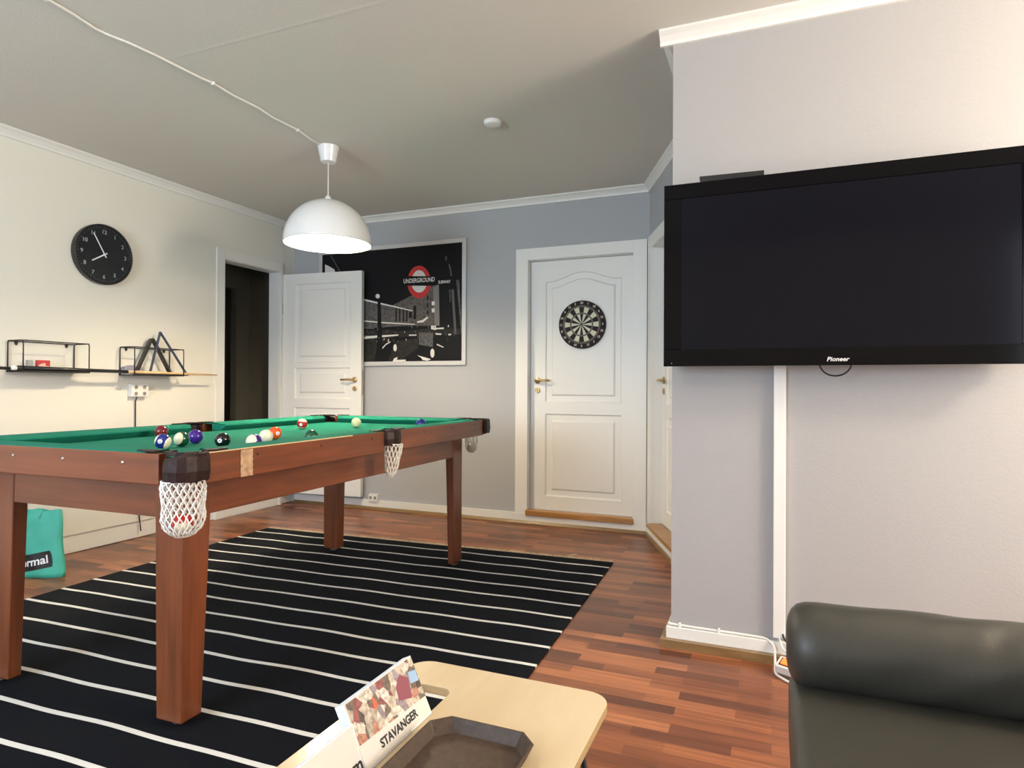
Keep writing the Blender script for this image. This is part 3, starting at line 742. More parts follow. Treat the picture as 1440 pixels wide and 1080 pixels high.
def rack(name,label,pts,w,th,mat,x,rad,lean):
    """closed band: outline in (y,z), band width w along x"""
    out=[]
    P=[Vector(p) for p in pts]; n=len(P)
    for i in range(n):
        a,b,c_=P[i-1],P[i],P[(i+1)%n]; d1=(a-b).normalized(); d2=(c_-b).normalized(); r=rad[i]
        for k in range(7):
            q=k/6; out.append(tuple((b+d1*r)*(1-q)**2+b*2*q*(1-q)+(b+d2*r)*q*q))
    inn=inset(out,th)
    bm=bmesh.new(); m=len(out)
    A=[bm.verts.new((-w/2,*p)) for p in out]; Bv=[bm.verts.new((w/2,*p)) for p in out]; C=[bm.verts.new((-w/2,*p)) for p in inn]; D=[bm.verts.new((w/2,*p)) for p in inn]
    for i in range(m):
        j=(i+1)%m
        for q in ((A[i],A[j],Bv[j],Bv[i]),(C[i],C[j],D[j],D[i]),(A[i],A[j],C[j],C[i]),(Bv[i],Bv[j],D[j],D[i])): bm.faces.new(q)
    zs=min(v.co.z for v in bm.verts)
    for v in bm.verts: v.co.x+=(v.co.z-zs)*lean
    t=obj(name,bm,mat,None,loc=(LW+x,0,0)); tag(t,label,'ball rack',group='triangle ball racks on the wire shelf'); return t
rack('triangle_rack','thick black triangle ball rack with rounded top on the shelf',[(3.052,1.150),(3.354,1.150),(3.206,1.436)],.028,.016,'rack_black',.078,[.02,.02,.05],-.10)
rack('triangle_rack','thin slate-blue triangle ball rack, the taller of the two on the shelf',[(3.143,1.150),(3.468,1.150),(3.253,1.470)],.016,.009,'rack_blue',.106,[.01,.01,.012],-.10)
# cues laid across both shelves
def cue(y0,y1,z0,z1,x,label,butt):
    t=thing('cue_stick',label,'cue',(LW+x,y0,z0),0,'cues lying across the wire shelves')
    L=y1-y0; sl=(z1-z0)/L
    def r(s): return .0145-(.0145-.0065)*s/L
    def seg(nm,s0,s1,mat):
        bm=bmesh.new(); tube(bm,[(0,s,sl*s) for s in (s0,(s0+s1)/2,s1)],[r(s0),r((s0+s1)/2),r(s1)],12); return obj(nm,bm,mat,t,smooth=True)
    seg('butt_cap',0,.02,'white_print'); seg('butt',.0202,butt,'black'); seg('shaft',butt+.0002,L-.012,'cuewood'); seg('tip',L-.0118,L,'grey_item')
cue(2.262,3.700,1.1755,1.1615,.138,'pool cue with black butt and maple shaft tip lying across both wire shelves',.70)
cue(1.30,2.745,1.1775,1.1695,.106,'dark pool cue running out of view to the left along the shelves',1.38)
# ================================================================ SOCKETS
def socket(name,label,loc,rz,w,h,n,rows=1,tilt=0):
    t=thing(name,label,'socket',loc,rz)
    bm=B((-w/2,w/2,-.040,-.001,-h/2,h/2)); obj('housing',bm,'socket',t,bevel=.004)
    for i in range(n):
        for j in range(rows):
            cx=-w/2+(i+.5)*w/n; cz_=-h/2+(j+.5)*h/rows; rr=min(w/n,h/rows)*.34
            bm=bmesh.new(); lathe(bm,[(rr+.003,-.0405),(rr,-.0412)],20,(cx,0,cz_),'y'); lathe(bm,[(rr*.92,-.0413),(rr*.90,-.0416)],20,(cx,0,cz_),'y',mi=1); obj('outlet',bm,['socket','hole'],t)
    return t
# left wall, under the shelf (front looks +x)
socket('double_socket','white wall socket block with four outlets under the right wire shelf',(LW,3.130,1.042),PI/2,.128,.088,2,2)
bm=bmesh.new(); tube(bm,rounded([(LW+.03,3.115,1.000),(LW+.012,3.115,.97),(LW+.008,3.12,.5),(LW+.010,3.155,.13),(LW+.016,3.16,.05)],.03),.004,8); t=obj('hanging_cable',bm,'black',None,smooth=True); tag(t,'thin black cord hanging from the wall socket under the shelf','cable')
socket('double_socket','small white double socket low on the far wall above the skirting',(-3.228,FW-.001,.106),0,.092,.062,2)
# ================================================================ POSTER
ART= [('mid', [(-3.371, 1.837), (-3.214, 1.805), (-3.053, 1.773), (-2.888, 1.735), (-2.887, 1.601), (-3.369, 1.591)]), ('bld', [(-3.082, 1.774), (-2.981, 1.813), (-2.868, 1.856), (-2.77, 1.888), (-2.674, 1.931), (-2.599, 1.938), (-2.59, 1.591), (-3.081, 1.607)]), ('bld2', [(-2.653, 1.917), (-2.599, 1.938), (-2.59, 1.591), (-2.637, 1.593)]), ('dark', [(-3.024, 1.759), (-3.009, 1.759), (-3.009, 1.642), (-3.023, 1.642)]), ('dark', [(-2.988, 1.758), (-2.974, 1.757), (-2.973, 1.64), (-2.987, 1.641)]), ('dark', [(-2.952, 1.756), (-2.938, 1.755), (-2.937, 1.639), (-2.951, 1.64)]), ('dark', [(-2.917, 1.755), (-2.902, 1.754), (-2.902, 1.638), (-2.916, 1.638)]), ('dark', [(-2.714, 1.842), (-2.699, 1.844), (-2.699, 1.812), (-2.714, 1.81)]), ('dark', [(-2.714, 1.782), (-2.699, 1.784), (-2.699, 1.751), (-2.714, 1.75)]), ('dark', [(-2.714, 1.722), (-2.699, 1.724), (-2.698, 1.691), (-2.713, 1.69)]), ('lite', [(-2.666, 1.798), (-2.639, 1.8), (-2.639, 1.767), (-2.666, 1.765)]), ('lite', [(-2.666, 1.738), (-2.638, 1.74), (-2.638, 1.707), (-2.665, 1.705)]), ('dark', [(-2.843, 1.77), (-2.818, 1.769), (-2.817, 1.653), (-2.842, 1.654)]), ('dark', [(-2.888, 1.717), (-2.86, 1.722), (-2.86, 1.667), (-2.888, 1.668)]), ('dim', [(-3.369, 1.566), (-3.102, 1.577), (-2.994, 1.555), (-2.993, 1.518), (-3.138, 1.472), (-3.225, 1.293), (-3.367, 1.295)]), ('dim', [(-2.994, 1.555), (-2.713, 1.571), (-2.376, 1.561), (-2.376, 1.514), (-2.993, 1.506)]), ('dim', [(-3.022, 1.47), (-2.795, 1.489), (-2.795, 1.404), (-2.992, 1.291), (-3.1, 1.292)]), ('lite', [(-3.371, 1.859), (-3.214, 1.82), (-2.853, 1.731), (-2.853, 1.723), (-3.214, 1.806), (-3.371, 1.84)]), ('lite', [(-3.37, 1.665), (-3.139, 1.64), (-2.831, 1.614), (-2.831, 1.607), (-3.139, 1.63), (-3.37, 1.654)]), ('lite', [(-3.369, 1.522), (-2.994, 1.529), (-2.993, 1.518), (-3.368, 1.496)]), ('lite', [(-2.887, 1.524), (-2.813, 1.523), (-2.813, 1.513), (-2.887, 1.514)]), ('lite', [(-2.81, 1.635), (-2.755, 1.645), (-2.706, 1.673), (-2.699, 1.661), (-2.748, 1.626), (-2.803, 1.622)]), ('lite', [(-2.672, 1.594), (-2.624, 1.592), (-2.624, 1.556), (-2.671, 1.564)]), ('lite', [(-2.624, 1.574), (-2.549, 1.575), (-2.549, 1.563), (-2.624, 1.562)]), ('lite', [(-2.63, 1.53), (-2.569, 1.525), (-2.576, 1.513), (-2.623, 1.517)]), ('lite', [(-2.509, 1.52), (-2.478, 1.52), (-2.482, 1.508), (-2.505, 1.508)]), ('mid', [(-3.369, 1.635), (-3.235, 1.624), (-3.242, 1.581), (-3.369, 1.591)]), ('lite', [(-3.167, 1.411), (-3.116, 1.453), (-3.072, 1.471), (-3.072, 1.463), (-3.116, 1.441), (-3.159, 1.401)]), ('mid', [(-2.789, 1.54), (-2.651, 1.533), (-2.653, 1.413), (-2.788, 1.437)]), ('dim2', [(-2.789, 1.54), (-2.651, 1.533), (-2.651, 1.512), (-2.789, 1.519)]), ('lite', [(-3.049, 1.291), (-3.035, 1.322), (-2.999, 1.334), (-3.006, 1.309), (-2.921, 1.311), (-2.914, 1.299), (-2.949, 1.29)]), ('lite', [(-2.805, 1.346), (-2.739, 1.33), (-2.67, 1.311), (-2.683, 1.306), (-2.704, 1.297), (-2.752, 1.306), (-2.766, 1.325)]), ('lite', [(-2.616, 1.439), (-2.602, 1.436), (-2.548, 1.411), (-2.555, 1.407), (-2.616, 1.43)]), ('mid', [(-2.435, 1.965), (-2.408, 1.969), (-2.363, 1.525), (-2.386, 1.526)]), ('dim2', [(-2.481, 1.89), (-2.457, 1.889), (-2.429, 1.515), (-2.449, 1.516)]), ('mid', [(-2.501, 1.891), (-2.491, 1.891), (-2.486, 1.784), (-2.493, 1.784)]), ('mid', [(-2.539, 2.17), (-2.523, 2.169), (-2.524, 2.137), (-2.536, 2.128)]), ('dim2', [(-2.512, 2.112), (-2.492, 2.093), (-2.478, 2.032), (-2.475, 2.003), (-2.488, 2.003), (-2.495, 2.051)]), ('black', [(-3.207, 1.823), (-3.177, 1.822), (-3.16, 1.535), (-3.152, 1.361), (-3.129, 1.292), (-3.24, 1.293), (-3.215, 1.399), (-3.208, 1.536)]), ('mid', [(-3.214, 1.767), (-3.206, 1.767), (-3.206, 1.717), (-3.213, 1.717)]), ('mid', [(-3.169, 1.765), (-3.16, 1.765), (-3.159, 1.715), (-3.169, 1.716)]), ('lite', [(-3.185, 1.869), (-3.186, 1.861), (-3.191, 1.855), (-3.198, 1.851), (-3.207, 1.85), (-3.215, 1.852), (-3.222, 1.857), (-3.227, 1.863), (-3.229, 1.871), (-3.227, 1.879), (-3.223, 1.885), (-3.215, 1.889), (-3.207, 1.89), (-3.199, 1.888), (-3.191, 1.883), (-3.186, 1.877)]), ('lite', [(-3.008, 1.414), (-3.009, 1.402), (-3.013, 1.392), (-3.018, 1.386), (-3.025, 1.383), (-3.032, 1.386), (-3.037, 1.393), (-3.041, 1.403), (-3.042, 1.415), (-3.041, 1.426), (-3.037, 1.436), (-3.032, 1.443), (-3.025, 1.445), (-3.019, 1.443), (-3.013, 1.436), (-3.009, 1.426)]), ('lite', [(-2.637, 1.362), (-2.638, 1.348), (-2.642, 1.335), (-2.649, 1.327), (-2.656, 1.324), (-2.664, 1.327), (-2.67, 1.336), (-2.675, 1.348), (-2.676, 1.363), (-2.675, 1.377), (-2.671, 1.389), (-2.664, 1.397), (-2.657, 1.4), (-2.649, 1.397), (-2.643, 1.389), (-2.638, 1.376)]), ('lite', [(-3.777, 2.187), (-3.737, 2.171), (-3.673, 2.135), (-3.658, 2.101), (-3.776, 2.109)]), ('mid', [(-3.722, 2.27), (-3.71, 2.269), (-3.603, 2.111), (-3.615, 2.111)]), ('red', [(-2.685, 2.014), (-2.692, 2.033), (-2.701, 2.051), (-2.713, 2.067), (-2.726, 2.081), (-2.741, 2.092), (-2.757, 2.101), (-2.773, 2.107), (-2.79, 2.109), (-2.807, 2.109), (-2.824, 2.105), (-2.84, 2.099), (-2.855, 2.089), (-2.868, 2.077), (-2.88, 2.062), (-2.889, 2.045), (-2.897, 2.027)]), ('white', [(-2.726, 2.016), (-2.731, 2.028), (-2.738, 2.038), (-2.745, 2.048), (-2.753, 2.056), (-2.762, 2.062), (-2.771, 2.067), (-2.78, 2.07), (-2.79, 2.072), (-2.8, 2.072), (-2.809, 2.07), (-2.819, 2.066), (-2.827, 2.06), (-2.835, 2.053), (-2.843, 2.045), (-2.849, 2.035), (-2.854, 2.024)]), ('red', [(-2.678, 1.932), (-2.684, 1.911), (-2.692, 1.891), (-2.704, 1.873), (-2.718, 1.858), (-2.733, 1.846), (-2.751, 1.837), (-2.769, 1.833), (-2.789, 1.832), (-2.808, 1.834), (-2.826, 1.841), (-2.844, 1.851), (-2.861, 1.865), (-2.875, 1.882), (-2.887, 1.901), (-2.896, 1.922), (-2.902, 1.945)]), ('white', [(-2.719, 1.934), (-2.724, 1.922), (-2.73, 1.911), (-2.737, 1.902), (-2.746, 1.894), (-2.756, 1.887), (-2.766, 1.883), (-2.777, 1.881), (-2.789, 1.88), (-2.8, 1.882), (-2.811, 1.885), (-2.822, 1.891), (-2.832, 1.898), (-2.841, 1.907), (-2.849, 1.918), (-2.855, 1.93), (-2.86, 1.942)]), ('black', [(-2.926, 2.029), (-2.633, 2.009), (-2.633, 1.931), (-2.925, 1.949)])]

ps=thing('framed_poster','large framed black and white night street poster with a red roundel sign','picture',(-3.09,FW,1.26))
px0,px1,pz0,pz1=-3.842,-2.343,1.259,2.312
bm=bmesh.new()
fw=.036
for (a0,a1,b0,b1) in ((px0,px1,pz0,pz0+fw),(px0,px1,pz1-fw,pz1),(px0,px0+fw,pz0+fw,pz1-fw),(px1-fw,px1,pz0+fw,pz1-fw)): box(bm,a0+3.09,a1+3.09,-.022,-.001,b0-1.26,b1-1.26)
obj('frame',bm,'silver',ps,bevel=.002)
bm=bmesh.new(); keys=['black','dark','dim','dim2','mid','bld','bld2','lite','red','white']
def q(x,z,y): return (x+3.09,y,z-1.26)
bm.faces.new([bm.verts.new(q(*p,-.0150)) for p in ((px0+fw,pz0+fw),(px1-fw,pz0+fw),(px1-fw,pz1-fw),(px0+fw,pz1-fw))]).material_index=0
y=-.01502
for c_,pts in ART:
    y-=.00003
    cl=[(min(max(a,px0+fw),px1-fw),min(max(b,pz0+fw),pz1-fw)) for a,b in pts]
    cl2=[p for i,p in enumerate(cl) if p!=cl[i-1]]
    if len(cl2)<3: continue
    f=bm.faces.new([bm.verts.new(q(a,b,y)) for a,b in cl2]); f.material_index=keys.index(c_)
rr=random.Random(3)
for i in range(46):
    a=-3.36+rr.random()*.92; b=1.46+rr.random()*.13; s_=.004+rr.random()*.006; y-=.00002
    f=bm.faces.new([bm.verts.new(q(a+u,b+v,y)) for u,v in ((0,0),(s_,0),(s_,s_*(1+rr.random()*2)),(0,s_*1.6))]); f.material_index=rr.choice((8-1,4,4,3,3,5))
y-=.0001
add_text(bm,'UNDERGROUND',.052,lambda u,v: q(-2.790+u,1.983+v,y),bold=.001,mi=9,width=.305)
add_text(bm,'SUBWAY',.034,lambda u,v: q(-2.546+u,1.956+v,y),bold=.001,mi=9,width=.115)
obj('print',bm,['p_'+k for k in keys],ps,keep=True)
# ================================================================ DARTBOARD
db=thing('dartboard','round black and cream dartboard hanging on the white far door','dartboard',(-1.366,FW+.048,1.565))
DR=.186
bm=bmesh.new(); lathe(bm,[(DR-.003,-.001),(DR,-.004),(DR,-.022),(DR-.003,-.025)],64,axis='y'); obj('board',bm,'dart_black',db)
bm=bmesh.new(); y=-.0255; R1=.148
rad=[0,.012,.082,.092,.136,R1]
for k in range(20):
    a0=PI/2-PI/20-k*PI/10+PI/10; a1=a0-PI/10
    for j in range(1,5):
        r0,r1=rad[j],rad[j+1]; dark=(k%2==0)
        mi=(0 if dark else 1) if j in (1,3) else (2 if dark else 3)
        p=[(r0*math.cos(a0+(a1-a0)*i/3),r0*math.sin(a0+(a1-a0)*i/3)) for i in range(4)]+[(r1*math.cos(a1+(a0-a1)*i/3),r1*math.sin(a1+(a0-a1)*i/3)) for i in range(4)]
        f=bm.faces.new([bm.verts.new((u,y,v)) for u,v in p]); f.material_index=mi
f=bm.faces.new([bm.verts.new((.012*math.cos(2*PI*i/16),y,.012*math.sin(2*PI*i/16))) for i in range(16)]); f.material_index=3
obj('segments',bm,['dart_black','dart_cream','dart_red','dart_green'],db)
bm=bmesh.new()
for r in (.012,.082,.092,.136,R1): tube(bm,[(r*math.cos(2*PI*i/40),y-.0012,r*math.sin(2*PI*i/40)) for i in range(40)],.0011,4,closed=True)
for k in range(20):
    a=PI/2-PI/20-k*PI/10; tube(bm,[(.012*math.cos(a),y-.0012,.012*math.sin(a)),(R1*math.cos(a),y-.0012,R1*math.sin(a))],.0008,4)
obj('wire_spider',bm,'dart_wire',db)
for k,nn in enumerate((20,1,18,4,13,6,10,15,2,17,3,19,7,16,8,11,14,9,12,5)):
    a=PI/2-k*PI/10; cx,cz_=.167*math.cos(a),.167*math.sin(a)
    bm=bmesh.new(); add_text(bm,str(nn),.024,lambda u,v: (cx+u,y-.001,cz_+v),bold=.0010); obj('numeral',bm,'dart_num',db)
bm=bmesh.new(); tube(bm,[(0,-.001,DR+.022),(0,-.012,DR+.020)],.002,6); tube(bm,[(0,-.011,DR+.020),(0,-.012,DR-.004)],.001,5); obj('hanging_nail',bm,'steel',db)
# ================================================================ TELEVISION
tv=thing('television','large black flat-screen television mounted on the right wall','television',(.213,PW,1.165))
TX0,TX1,TZ0,TZ1=-.404,.832,1.165,1.888; TF=2.580
def tx(x): return x-.213
bm=B((tx(TX0+.01),tx(TX1-.01),TF-PW+.030,TF-PW+.095,.012,TZ1-TZ0-.012)); obj('housing',bm,'black',tv,bevel=.01)
bz=(.068,.068,.066,.058) # left,right,bottom,top
bm=bmesh.new(); a0,a1=tx(TX0),tx(TX1); H=TZ1-TZ0; yf=TF-PW
box(bm,a0,a1,yf,yf+.03,0,bz[2]); box(bm,a0,a1,yf,yf+.03,H-bz[3],H); box(bm,a0,a0+bz[0],yf,yf+.03,bz[2],H-bz[3]); box(bm,a1-bz[1],a1,yf,yf+.03,bz[2],H-bz[3])
obj('bezel',bm,'piano',tv,bevel=.002)
obj('screen',B((a0+bz[0],a1-bz[1],yf+.0035,yf+.025,bz[2],H-bz[3])),'screen',tv)
bm=bmesh.new(); add_text(bm,'Pioneer',.022,lambda u,v: (u+.218-.213,yf-.0006,v+.0215),bold=.0005,width=.074,shear=.25); obj('logo',bm,'logo',tv)
bm=bmesh.new(); lathe(bm,[(.0016,-.0005),(.001,-.0010)],10,(tx(-.372),yf,.012),'y'); obj('standby_light',bm,'logo',tv)
bm=bmesh.new(); box(bm,-.18,.18,yf+.095,-.001,.25,.5); obj('wall_bracket',bm,'blackmetal',tv)
bm=bmesh.new(); tube(bm,[(.003+.054*math.cos(PI+PI*i/16),yf+.06,.012+.050*math.sin(PI+PI*i/16)) for i in range(17)],.0030,8); obj('cable',bm,'black',tv,smooth=True)
bm=bmesh.new(); prism(bm,[(-.112,0),(.110,0),(.119,.010),(.119,.024),(-.119,.028),(-.119,.014)],-.03,.035,'y'); t=obj('sensor_bar',bm,'black',None,loc=(-.151,TF+.052,TZ1+.001),bevel=.002); tag(t,'slim black bar-shaped box on top of the television','sensor bar')
# cable duct on the wall below the television
t=obj('cable_duct',B((.004,.049,PW-.022,PW-.0005,.098,1.35)),'socket',None,bevel=.003); tag(t,'white vertical cable duct on the wall below the television','cable duct')
# power strip at its foot
st=thing('power_strip','white power strip with lit red switch on the floor beside the sofa','power strip',(.060,2.600,.012),-.45)
st.rotation_euler=(.42,0,-.45)
obj('housing',B((-.035,.34,-.028,.028,.012,.050)),'socket',st,bevel=.006)
obj('switch',B((-.018,.010,-.014,.014,.0495,.0555)),'redlit',st,bevel=.002); obj('switch_frame',B((-.023,.015,-.019,.019,.049,.0515)),'black',st)
for x in (.07,.14,.21,.28):
    bm=bmesh.new(); lathe(bm,[(.020,.0495),(.020,.0515),(.016,.0515)],20,(x,0,0)); obj('outlet',bm,'hole',st)
# cords
bm=bmesh.new(); pts=[(-.398,3.3,.090),(-.400,PW-.004,.092),(-.392,PW-.006,.090),(-.3,PW-.006,.0885),(-.1,PW-.006,.0885),(-.02,PW-.008,.088),(.01,PW-.03,.07),(.012,PW-.075,.030),(.012,2.585,.008),(.060,2.535,.006),(.16,2.500,.006)]
tube(bm,rounded(pts,.02),.0048,8); cb=obj('extension_cable',bm,'cord',None,smooth=True); tag(cb,'white cord clipped on top of the skirting leading to the power strip','cable')
for x in (-.355,-.20): obj('clip',B((x-.005,x+.005,PW-.012,PW-.0005,.080,.099)),'socket',cb,bevel=.001)
bm=bmesh.new(); tube(bm,rounded([(.020,PW-.012,.13),(.030,PW-.020,.09),(.040,PW-.06,.070),(.072,PW-.10,.070),(.105,PW-.145,.057)],.02),.0042,8); t=obj('extension_cable',bm,'cord',None,smooth=True); tag(t,'short white cord between the wall duct and the power strip','cable')
bm=bmesh.new(); tube(bm,rounded([(.036,PW-.012,.13),(.046,PW-.030,.095),(.085,PW-.055,.080),(.16,PW-.07,.070),(.20,PW-.16,.054)],.03),.0042,8); t=obj('extension_cable',bm,'black',None,smooth=True); tag(t,'black cord running from the duct behind the sofa arm','cable')
# ================================================================ SOFA
sf=thing('sofa','black leatherette sofa with rolled arm in the right foreground','sofa',(.5,.8,0))
def S(x): return x-.5
def superbox(bm,x0,x1,y0,y1,z0,z1,r,n=5):
    v=box(bm,x0,x1,y0,y1,z0,z1)
obj('base',B((S(.045),S(.98),-.85,.84,.06,.30)),'sofa',sf,bevel=.02,seg=4)
o=obj('seat_cushion',B((S(.036),S(.80),-.85,.83,.27,.425)),'sofa',sf,bevel=.028,seg=5)
for p in o.data.polygons: p.use_smooth=True
# rolled arm with soft end and wrinkles
bm=bmesh.new(); n=48; rings=[]; X0,X1=S(.031),S(.98); RR=.097
def ringat(x,k,sq=0):
    r=[]
    for i in range(n):
        a=2*PI*i/n
        wr=0
        fx=(x-X0)/(X1-X0)
        wr=.0022*math.sin(a*5+fx*30)*max(0,math.sin(fx*PI))*(1 if fx>.28 else fx/.28) + .0008*math.sin(fx*17+a*2)+.003*math.sin(75*fx+5*a)*math.exp(-((fx-.43)/.09)**2)*math.exp(-((a-2.35)/.45)**2)
        rr=RR*k+(wr if k>.9 else 0)
        r.append(bm.verts.new((x,.805+rr*math.cos(a)*1.0,.494+.018*fx+rr*math.sin(a)*.97)))
    return r
prof=[(0,.0),(0,.40),(.003,.60),(.010,.78),(.022,.91),(.040,.98),(.062,1.0)]
for dx,k in prof[1:]: rings.append(ringat(X0+dx,k))
for i in range(1,60): rings.append(ringat(X0+.062+(X1-X0-.092)*i/60,1.0))
for dx,k in ((.02,.97),(.008,.85),(0,.5)): rings.append(ringat(X1-dx,k))
for a,b in zip(rings,rings[1:]):
    for i in range(n): bm.faces.new([a[i],a[(i+1)%n],b[(i+1)%n],b[i]])
bm.faces.new(rings[0]); bm.faces.new(rings[-1])
obj('rolled_arm',bm,'sofa',sf,smooth=True)
o=obj('backrest',B((S(.80),S(1.0),-.85,.70,.28,.80)),'sofa',sf,bevel=.05,seg=5)
bm=bmesh.new()
for (x,y) in ((.09,-.78),(.09,.76),(.92,-.78),(.92,.76)):
    bm=bmesh.new(); lathe(bm,[(.018,0),(.024,.062)],16,(S(x),y,0)); obj('leg',bm,'black',sf)
# ================================================================ SIDE TABLE
tt=thing('coffee_table','low pale birch coffee table with rounded corners and handle slot','table',(-.53,.93,0))
cx,cy=-.53,.93
outer=rrect(-.757-cx,-.302-cx,.56-cy,1.285-cy,.050,7)
def slot(x0,x1,y0,y1,r): return rrect(x0-cx,x1-cx,y0-cy,y1-cy,r,5)
holes=[slot(-.700,-.612,.955,1.178,.022)]
bm=bmesh.new(); TT=.450; th=.018
tri=tessellate_polygon([[Vector((a,b,0)) for a,b in lp] for lp in [outer]+holes])
flat=[p for lp in [outer]+holes for p in lp]
up=[bm.verts.new((a,b,TT)) for a,b in flat]; dn=[bm.verts.new((a,b,TT-th)) for a,b in flat]
for t in tri: bm.faces.new([up[i] for i in t]); bm.faces.new([dn[i] for i in reversed(t)])
k=0
for lp in [outer]+holes:
    m=len(lp)
    for i in range(m):
        f=bm.faces.new([up[k+i],up[k+(i+1)%m],dn[k+(i+1)%m],dn[k+i]]); f.material_index=1
    k+=m
obj('tabletop',bm,['birch','birch_edge'],tt,bevel=.002)
for (x,y,dx,dy) in ((-.352,1.20,.055,.045),(-.352,.63,.055,-.045),(-.707,1.215,-.05,.045),(-.707,.63,-.05,-.045)):
    bm=bmesh.new(); tube(bm,[(x-cx,y-cy,TT-th),(x-cx+dx*.5,y-cy+dy*.5,.22),(x+dx-cx,y+dy-cy,.010)],.0065,10); obj('leg',bm,'blackmetal',tt,smooth=True)
# tray
tr=thing('serving_tray','dark bronze octagonal tray lying on the pale coffee table','tray',(-.472,.885,TT))
def octo(w,l,c): return [(-w+c,-l),(w-c,-l),(w,-l+c),(w,l-c),(w-c,l),(-w+c,l),(-w,l-c),(-w,-l+c)]
bm=bmesh.new(); W,L=.101,.156; rings=[]
for w,l,c,z in ((W-.012,L-.012,.026,.0008),(W,L,.030,.026),(W-.004,L-.004,.0285,.0265),(W-.015,L-.015,.025,.0045)):
    rings.append([bm.verts.new((a,b,z)) for a,b in octo(w,l,c)])
for a,b in zip(rings,rings[1:]):
    for i in range(8): bm.faces.new([a[i],a[(i+1)%8],b[(i+1)%8],b[i]])
bm.faces.new(rings[0]); bm.faces.new(rings[-1])
obj('tray_body',bm,'tray',tr,bevel=.0012)
# leaflets in a stand, leaning back towards the left
def leaflet(name,label,u0,u1,xb,xt,zt,thick,prints):
    t=thing(name,label,'brochure',(xb,u0,TT+.001))
    h=zt-TT-.001; L=u1-u0; dx=xt-xb
    nrm=Vector((h,0,-dx)).normalized()*1.0   # towards the viewer's right
    def F(s,v,o=0): # s along the foot, v up the sheet 0..1, o distance in front
        return (dx*v+nrm.x*o, s, h*v+nrm.z*o)
    bm=bmesh.new()
    lo=[bm.verts.new(F(a,b,-thick)) for a,b in ((0,0),(L,0),(L,1),(0,1))]; hi=[bm.verts.new(F(a,b,0)) for a,b in ((0,0),(L,0),(L,1),(0,1))]
    zmin=min(v.co.z for v in lo+hi)
    bm.faces.new(lo[::-1]); bm.faces.new(hi)
    for i in range(4): bm.faces.new([lo[i],lo[(i+1)%4],hi[(i+1)%4],hi[i]])
    if zmin<0:
        for v in lo[:2]: v.co.z=0
    obj('booklet',bm,'paperblue',t)
    prints(t,F,L)
def pr1(t,F,L):
    bm=bmesh.new(); bm.faces.new([bm.verts.new(F(a,b,.0004)) for a,b in ((0.001,.03),(L-.001,.03),(L-.001,.995),(.001,.995))]); obj('cover_sheet',bm,'paper',t)
    # photo: local object space gives the pattern
    bm=bmesh.new(); bm.faces.new([bm.verts.new(F(a,b,.0008)) for a,b in ((.004,.38),(L-.001,.30),(L-.001,.985),(.004,.985))]); o=obj('cover_photo',bm,'photo',t)
    bm=bmesh.new()
    bm.faces.new([bm.verts.new(F(a,b,.0011)) for a,b in ((L-.030,.62),(L-.004,.58),(L-.002,.76),(L-.026,.80))]); o=obj('photo_patch',bm,'patch_blue',t)
    bm=bmesh.new()
    bm.faces.new([bm.verts.new(F(a,b,.0012)) for a,b in ((.064,.66),(.076,.66),(.074,.80),(.068,.84))]); obj('photo_patch',bm,'patch_red',t)
    bm=bmesh.new()
    bm.faces.new([bm.verts.new(F(a,b,.0010)) for a,b in ((L-.078,.52),(L-.040,.42),(L-.030,.72),(L-.052,.86),(L-.074,.72))]); obj('photo_patch',bm,'patch_wine',t)
    bm=bmesh.new(); H=(F(0,1)[2]**2+F(0,1)[0]**2)**.5
    add_text(bm,'STAVANGER',.020,lambda a,b: F(L*.52+a,.185+b/H,.0012),bold=.0006,width=.118); obj('lettering',bm,'black_print',t)
M['patch_blue']=plain('print_sky_blue',(.30,.47,.72),.4); M['patch_red']=plain('print_orange_red',(.62,.13,.06),.4); M['patch_wine']=plain('print_wine_red',(.26,.07,.10),.4)
leaflet('brochure_stack','stack of city brochures with a photo cover standing on the coffee table',.868,1.078,-.606,-.655,.553,.019,pr1)
def pr2(t,F,L):
    bm=bmesh.new(); bm.faces.new([bm.verts.new(F(a,b,.0004)) for a,b in ((.003,.03),(L-.003,.03),(L-.003,.97),(.003,.97))]); obj('cover_sheet',bm,'paper',t)
    bm=bmesh.new(); H=(F(0,1)[2]**2+F(0,1)[0]**2)**.5
    add_text(bm,'m',.034,lambda a,b: F(L-.014+a,.24+b/H,.0010),bold=.0008); obj('lettering',bm,'black_print',t)
leaflet('leaflet','plain white leaflet leaning in front of the brochures, nearest the viewer',.60,.866,-.608,-.634,.528,.006,pr2)
# ================================================================ BAG
bg=thing('shopping_bag','turquoise shopping bag with black name patch standing behind the table leg','bag',(-3.872,2.30,0),.28)
bm=bmesh.new(); nx,nz=16,14; W,H,D=.195,.372,.05
F_=[];G_=[]
for j in range(nz+1):
    fr=[];bk=[]
    for i in range(nx+1):
        s=i/nx*2-1; t=j/nz
        w=W*(1.0-.10*t+.02*math.sin(t*9))
        dep=D*(1-.75*t**1.5)*math.sqrt(max(0,1-s*s*.96))+.002
        cr=.006*math.sin(s*7+t*11)*(1-abs(s))+.005*math.sin(s*3-t*17)*(1-abs(s))
        zz=H*t*(1+.012*math.sin(s*9))
        fr.append(bm.verts.new((w*s,-dep+cr,zz+.001))); bk.append(bm.verts.new((w*s,dep+cr,zz+.001)))
    F_.append(fr);G_.append(bk)
for j in range(nz):
    for i in range(nx):
        bm.faces.new([F_[j][i],F_[j][i+1],F_[j+1][i+1],F_[j+1][i]]); bm.faces.new([G_[j][i],G_[j+1][i],G_[j+1][i+1],G_[j][i+1]])
    for e in (0,nx): bm.faces.new([F_[j][e],F_[j+1][e],G_[j+1][e],G_[j][e]])
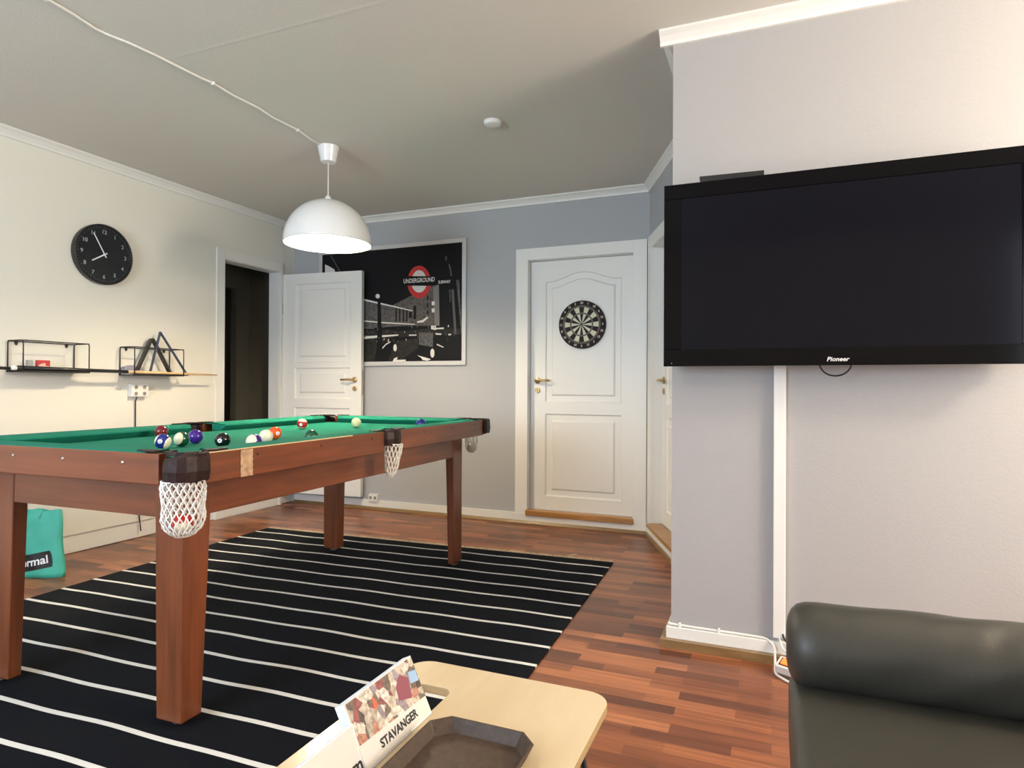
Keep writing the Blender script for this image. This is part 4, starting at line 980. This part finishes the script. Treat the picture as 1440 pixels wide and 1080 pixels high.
for i in range(nx): bm.faces.new([F_[0][i],G_[0][i],G_[0][i+1],F_[0][i+1]])
bag=obj('bag_body',bm,'turq',bg,smooth=True)
for x in (-.03,.06):
    bm=bmesh.new(); tube(bm,[(x,-.018,H-.075),(x+.004,-.022,H-.03),(x+.01,-.016,H+.004)],.006,6); obj('handle',bm,'turq',bg,smooth=True)
def bagf(x,z):
    s=x/W; t=z/H; dep=D*(1-.75*t**1.5)*math.sqrt(max(0,1-s*s*.96))+.002; cr=.006*math.sin(s*7+t*11)*(1-abs(s))+.005*math.sin(s*3-t*17)*(1-abs(s))
    return (x,-dep+cr-.003,z)
def rot(u,v): 
    c,s=math.cos(.20),math.sin(.20); return (.040+u*c-v*s, .088+u*s+v*c)
bm=bmesh.new()
pp=rrect(-.105,.105,-.045,.045,.018,4)
g=[(a,b) for a,b in pp]
# subdivided patch following the bag
N=14
rows=[]
for j in range(5):
    v=-.045+.09*j/4; rows.append([bm.verts.new(bagf(*rot((-.112+.224*i/N)*(1 if 0<j<4 else .94),v))) for i in range(N+1)])
for j in range(4):
    for i in range(N): bm.faces.new([rows[j][i],rows[j][i+1],rows[j+1][i+1],rows[j+1][i]])
obj('name_patch',bm,'black_print',bg)
bm=bmesh.new(); add_text(bm,'normal',.062,lambda a,b: tuple(Vector(bagf(*rot(a,b)))+Vector((0,-.0035,0))),bold=.0012,width=.188); obj('lettering',bm,'white_print',bg)
# ================================================================ LIGHT
def area(name,loc,rot,sx,sy,power,col):
    L=bpy.data.lights.new(name,'AREA'); L.shape='RECTANGLE'; L.size=sx; L.size_y=sy; L.energy=power; L.color=col
    o=bpy.data.objects.new(name,L); COL.objects.link(o); o.location=loc; o.rotation_euler=rot; return o
area('daylight_right_window',(RW-.01,1.75,1.5),(0,PI/2,0),1.25,1.3,P_RIGHT,(1,.90,.76))
area('daylight_back_window_left',(-2.3,BW+.01,1.5),(PI/2,0,0),1.5,1.3,P_BACK,(.68,.83,1))
area('daylight_back_window_right',(2.28,BW+.01,1.30),(PI/2,0,0),.54,2.3,P_BACK2,(.88,.93,1))
def bulb(name,loc,r,power,col):
    L=bpy.data.lights.new(name,'POINT'); L.energy=power; L.color=col; L.shadow_soft_size=r
    o=bpy.data.objects.new(name,L); COL.objects.link(o); o.location=loc; return o
bulb('ceiling_lamp_near_viewer',(-1.45,.25,2.40),.08,P_NEAR,(1,.86,.68))
bulb('ceiling_lamp_right',(2.2,1.9,2.12),.14,P_LAMPR,(1,.82,.62))
w=bpy.data.worlds.new('world'); scn.world=w; w.use_nodes=True
w.node_tree.nodes['Background'].inputs[0].default_value=(.75,.85,1,1); w.node_tree.nodes['Background'].inputs[1].default_value=.6
# ================================================================ CAMERA
cam=bpy.data.cameras.new('camera'); co=bpy.data.objects.new('camera',cam); COL.objects.link(co); scn.camera=co
cam.sensor_fit='HORIZONTAL'; cam.sensor_width=36; cam.lens=893/1440*36; cam.clip_start=.05
co.rotation_euler=(Matrix.Rotation(.3894,3,'Z')@Matrix.Rotation(PI/2+.0046,3,'X')@Matrix.Rotation(.005,3,'Z')).to_euler()
co.location=(0,0,1.08)
scn.view_settings.view_transform='Standard'; scn.view_settings.look='None'; scn.view_settings.gamma=1; scn.view_settings.use_curve_mapping=False
scn.view_settings.exposure=EXPO
